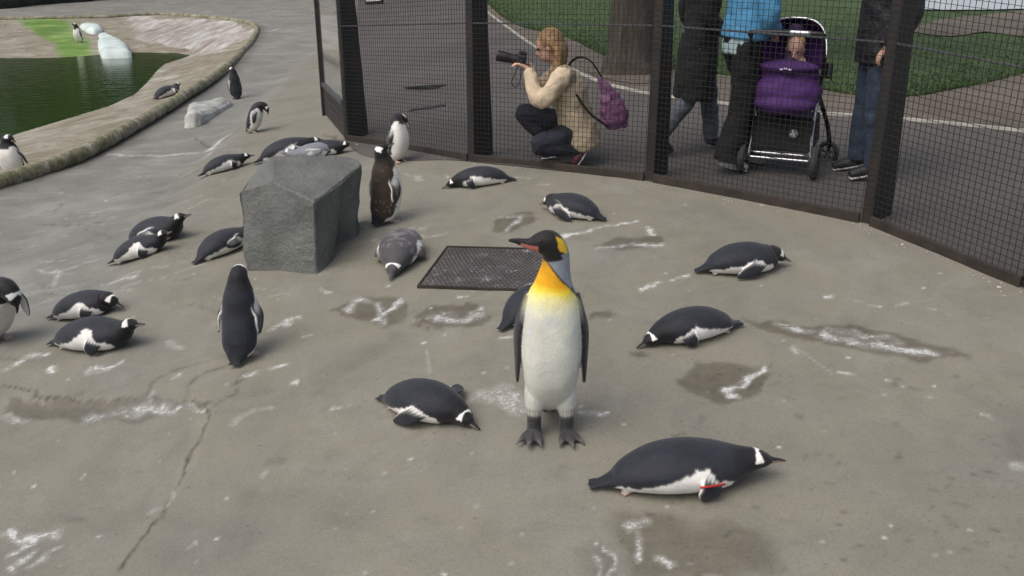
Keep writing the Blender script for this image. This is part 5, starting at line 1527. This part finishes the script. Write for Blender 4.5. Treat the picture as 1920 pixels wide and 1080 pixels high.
pt('hood_hoop', [(.238 * abs(math.cos(a)) ** .7 * (1 if math.cos(a) >= 0 else -1), .058 + .42 * .355 * abs(math.sin(a)) ** .62, .74 + .355 * abs(math.sin(a)) ** .62) for a in np.linspace(0.0, math.pi, 19)], .0085, M['chrome'], n=80)
# seat, footmuff, basket
mb = MB(); mb.tube([(0, .30, 1.02), (0, .24, .80), (0, .14, .60), (0, .03, .50)], [.17, .19, .20, .18], 20, 28, .35, up=(1, 0, 0)); link('seat', remesh('seat', mb, .012, 2, False), M['purpledark'], pc)
mb = MB(); mb.ball((0, .06, .60), (.245, .16, .145), 26, 16); mb.ball((0, .10, .72), (.215, .13, .10), 24, 14); mb.ball((0, .0, .52), (.215, .12, .08), 22, 12)
me = remesh('footmuff', mb, .010, 4, False)
rumple(me, (12, .012))
link('footmuff', me, M['purple'], pc)
mb = MB(); mb.ball((0, .03, .775), (.21, .115, .045), 24, 12); link('footmuff_cuff', mesh_from('footmuff_cuff', mb.v, mb.f), M['purple'], pc)
mb = MB()
for k in range(3): mb.box((-.03 + k * .03, -.108 + .004 * abs(k - 1), .772 + (.006 if k == 1 else 0)), (.022, .004, .010))
mb.build('logo_mark', M['white'], pc)
q = [(-.225, -.005, .18), (.225, -.005, .18), (.225, .42, .20), (-.225, .42, .20), (-.215, .06, .42), (.215, .06, .42), (.215, .40, .42), (-.215, .40, .42)]
mb = MB().add(q, [(0, 3, 2, 1), (0, 1, 5, 4), (1, 2, 6, 5), (2, 3, 7, 6), (3, 0, 4, 7), (4, 5, 6, 7)]); mb.build('basket', M['blackcloth'], pc, bevel=.02)
mb = MB(); nrm = A_(0, -.96, .26); ctr = A_(.085, .022, .31)
mb.tube([ctr, ctr + nrm * .008], [.034, .034], 20, 4); mb.build('emblem', M['hub'], pc, True)
mb = MB()
for a in np.arange(4) * math.pi / 2 + .4: mb.bar(ctr + nrm * .010 + A_(math.cos(a), .26 * math.sin(a), .96 * math.sin(a)) * .006, ctr + nrm * .010 + A_(math.cos(a), .26 * math.sin(a), .96 * math.sin(a)) * .026, .007, .004)
mb.build('emblem_mark', M['white'], pc)
# the child in it
loc = Matrix.Translation(pc.location) @ Matrix.Rotation(an, 4, 'Z')
bp_ = loc @ Vector((.02, .13, .62))
cb = empty('person', tuple(bp_), an - R(90)); tag(cb, 'small child with pale face sitting in the purple pushchair under the hood', 'person')
mb = MB(); Pb, rb_ = head_shell(mb, A_(.0, 0, .26), (.96, 0, -.25), .80)
mb.tube([(-.02, 0, -.02), (-.02, 0, .10), (-.02, 0, .19), (-.01, 0, .23)], [.085, .095, .08, .045], 16, 16, .75, up=(1, 0, 0))
for s in (-1, 1): mb.tube([(-.02, s * .07, .16), (.03, s * .11, .08), (.09, s * .07, .03)], [.035, .03, .026], 10, 12)
link('body', remesh('body', mb, .008, 2, False), M['skin'], cb)
em2 = mesh_from('eye', *ball((0, 0, 0), .008, 10, 8))
for k in (-1, 1): e = link('eye', em2, M['eye'], cb); e.location = tuple(Pb(.076, k * .032, .014))
mb = MB(); mb.ball(Pb(-.034, 0, .044), A_(.096, .082, .086) * .8, 18, 12, rot=rb_); link('hair', mesh_from('hair', mb.v, mb.f), M['hairfair'], cb)
mb = MB(); mb.tube([(-.03, 0, -.03), (-.02, 0, .10), (-.02, 0, .20)], [.10, .11, .07], 16, 16, .8, up=(1, 0, 0)); link('top', mesh_from('top', mb.v, mb.f), M['tee'], cb)
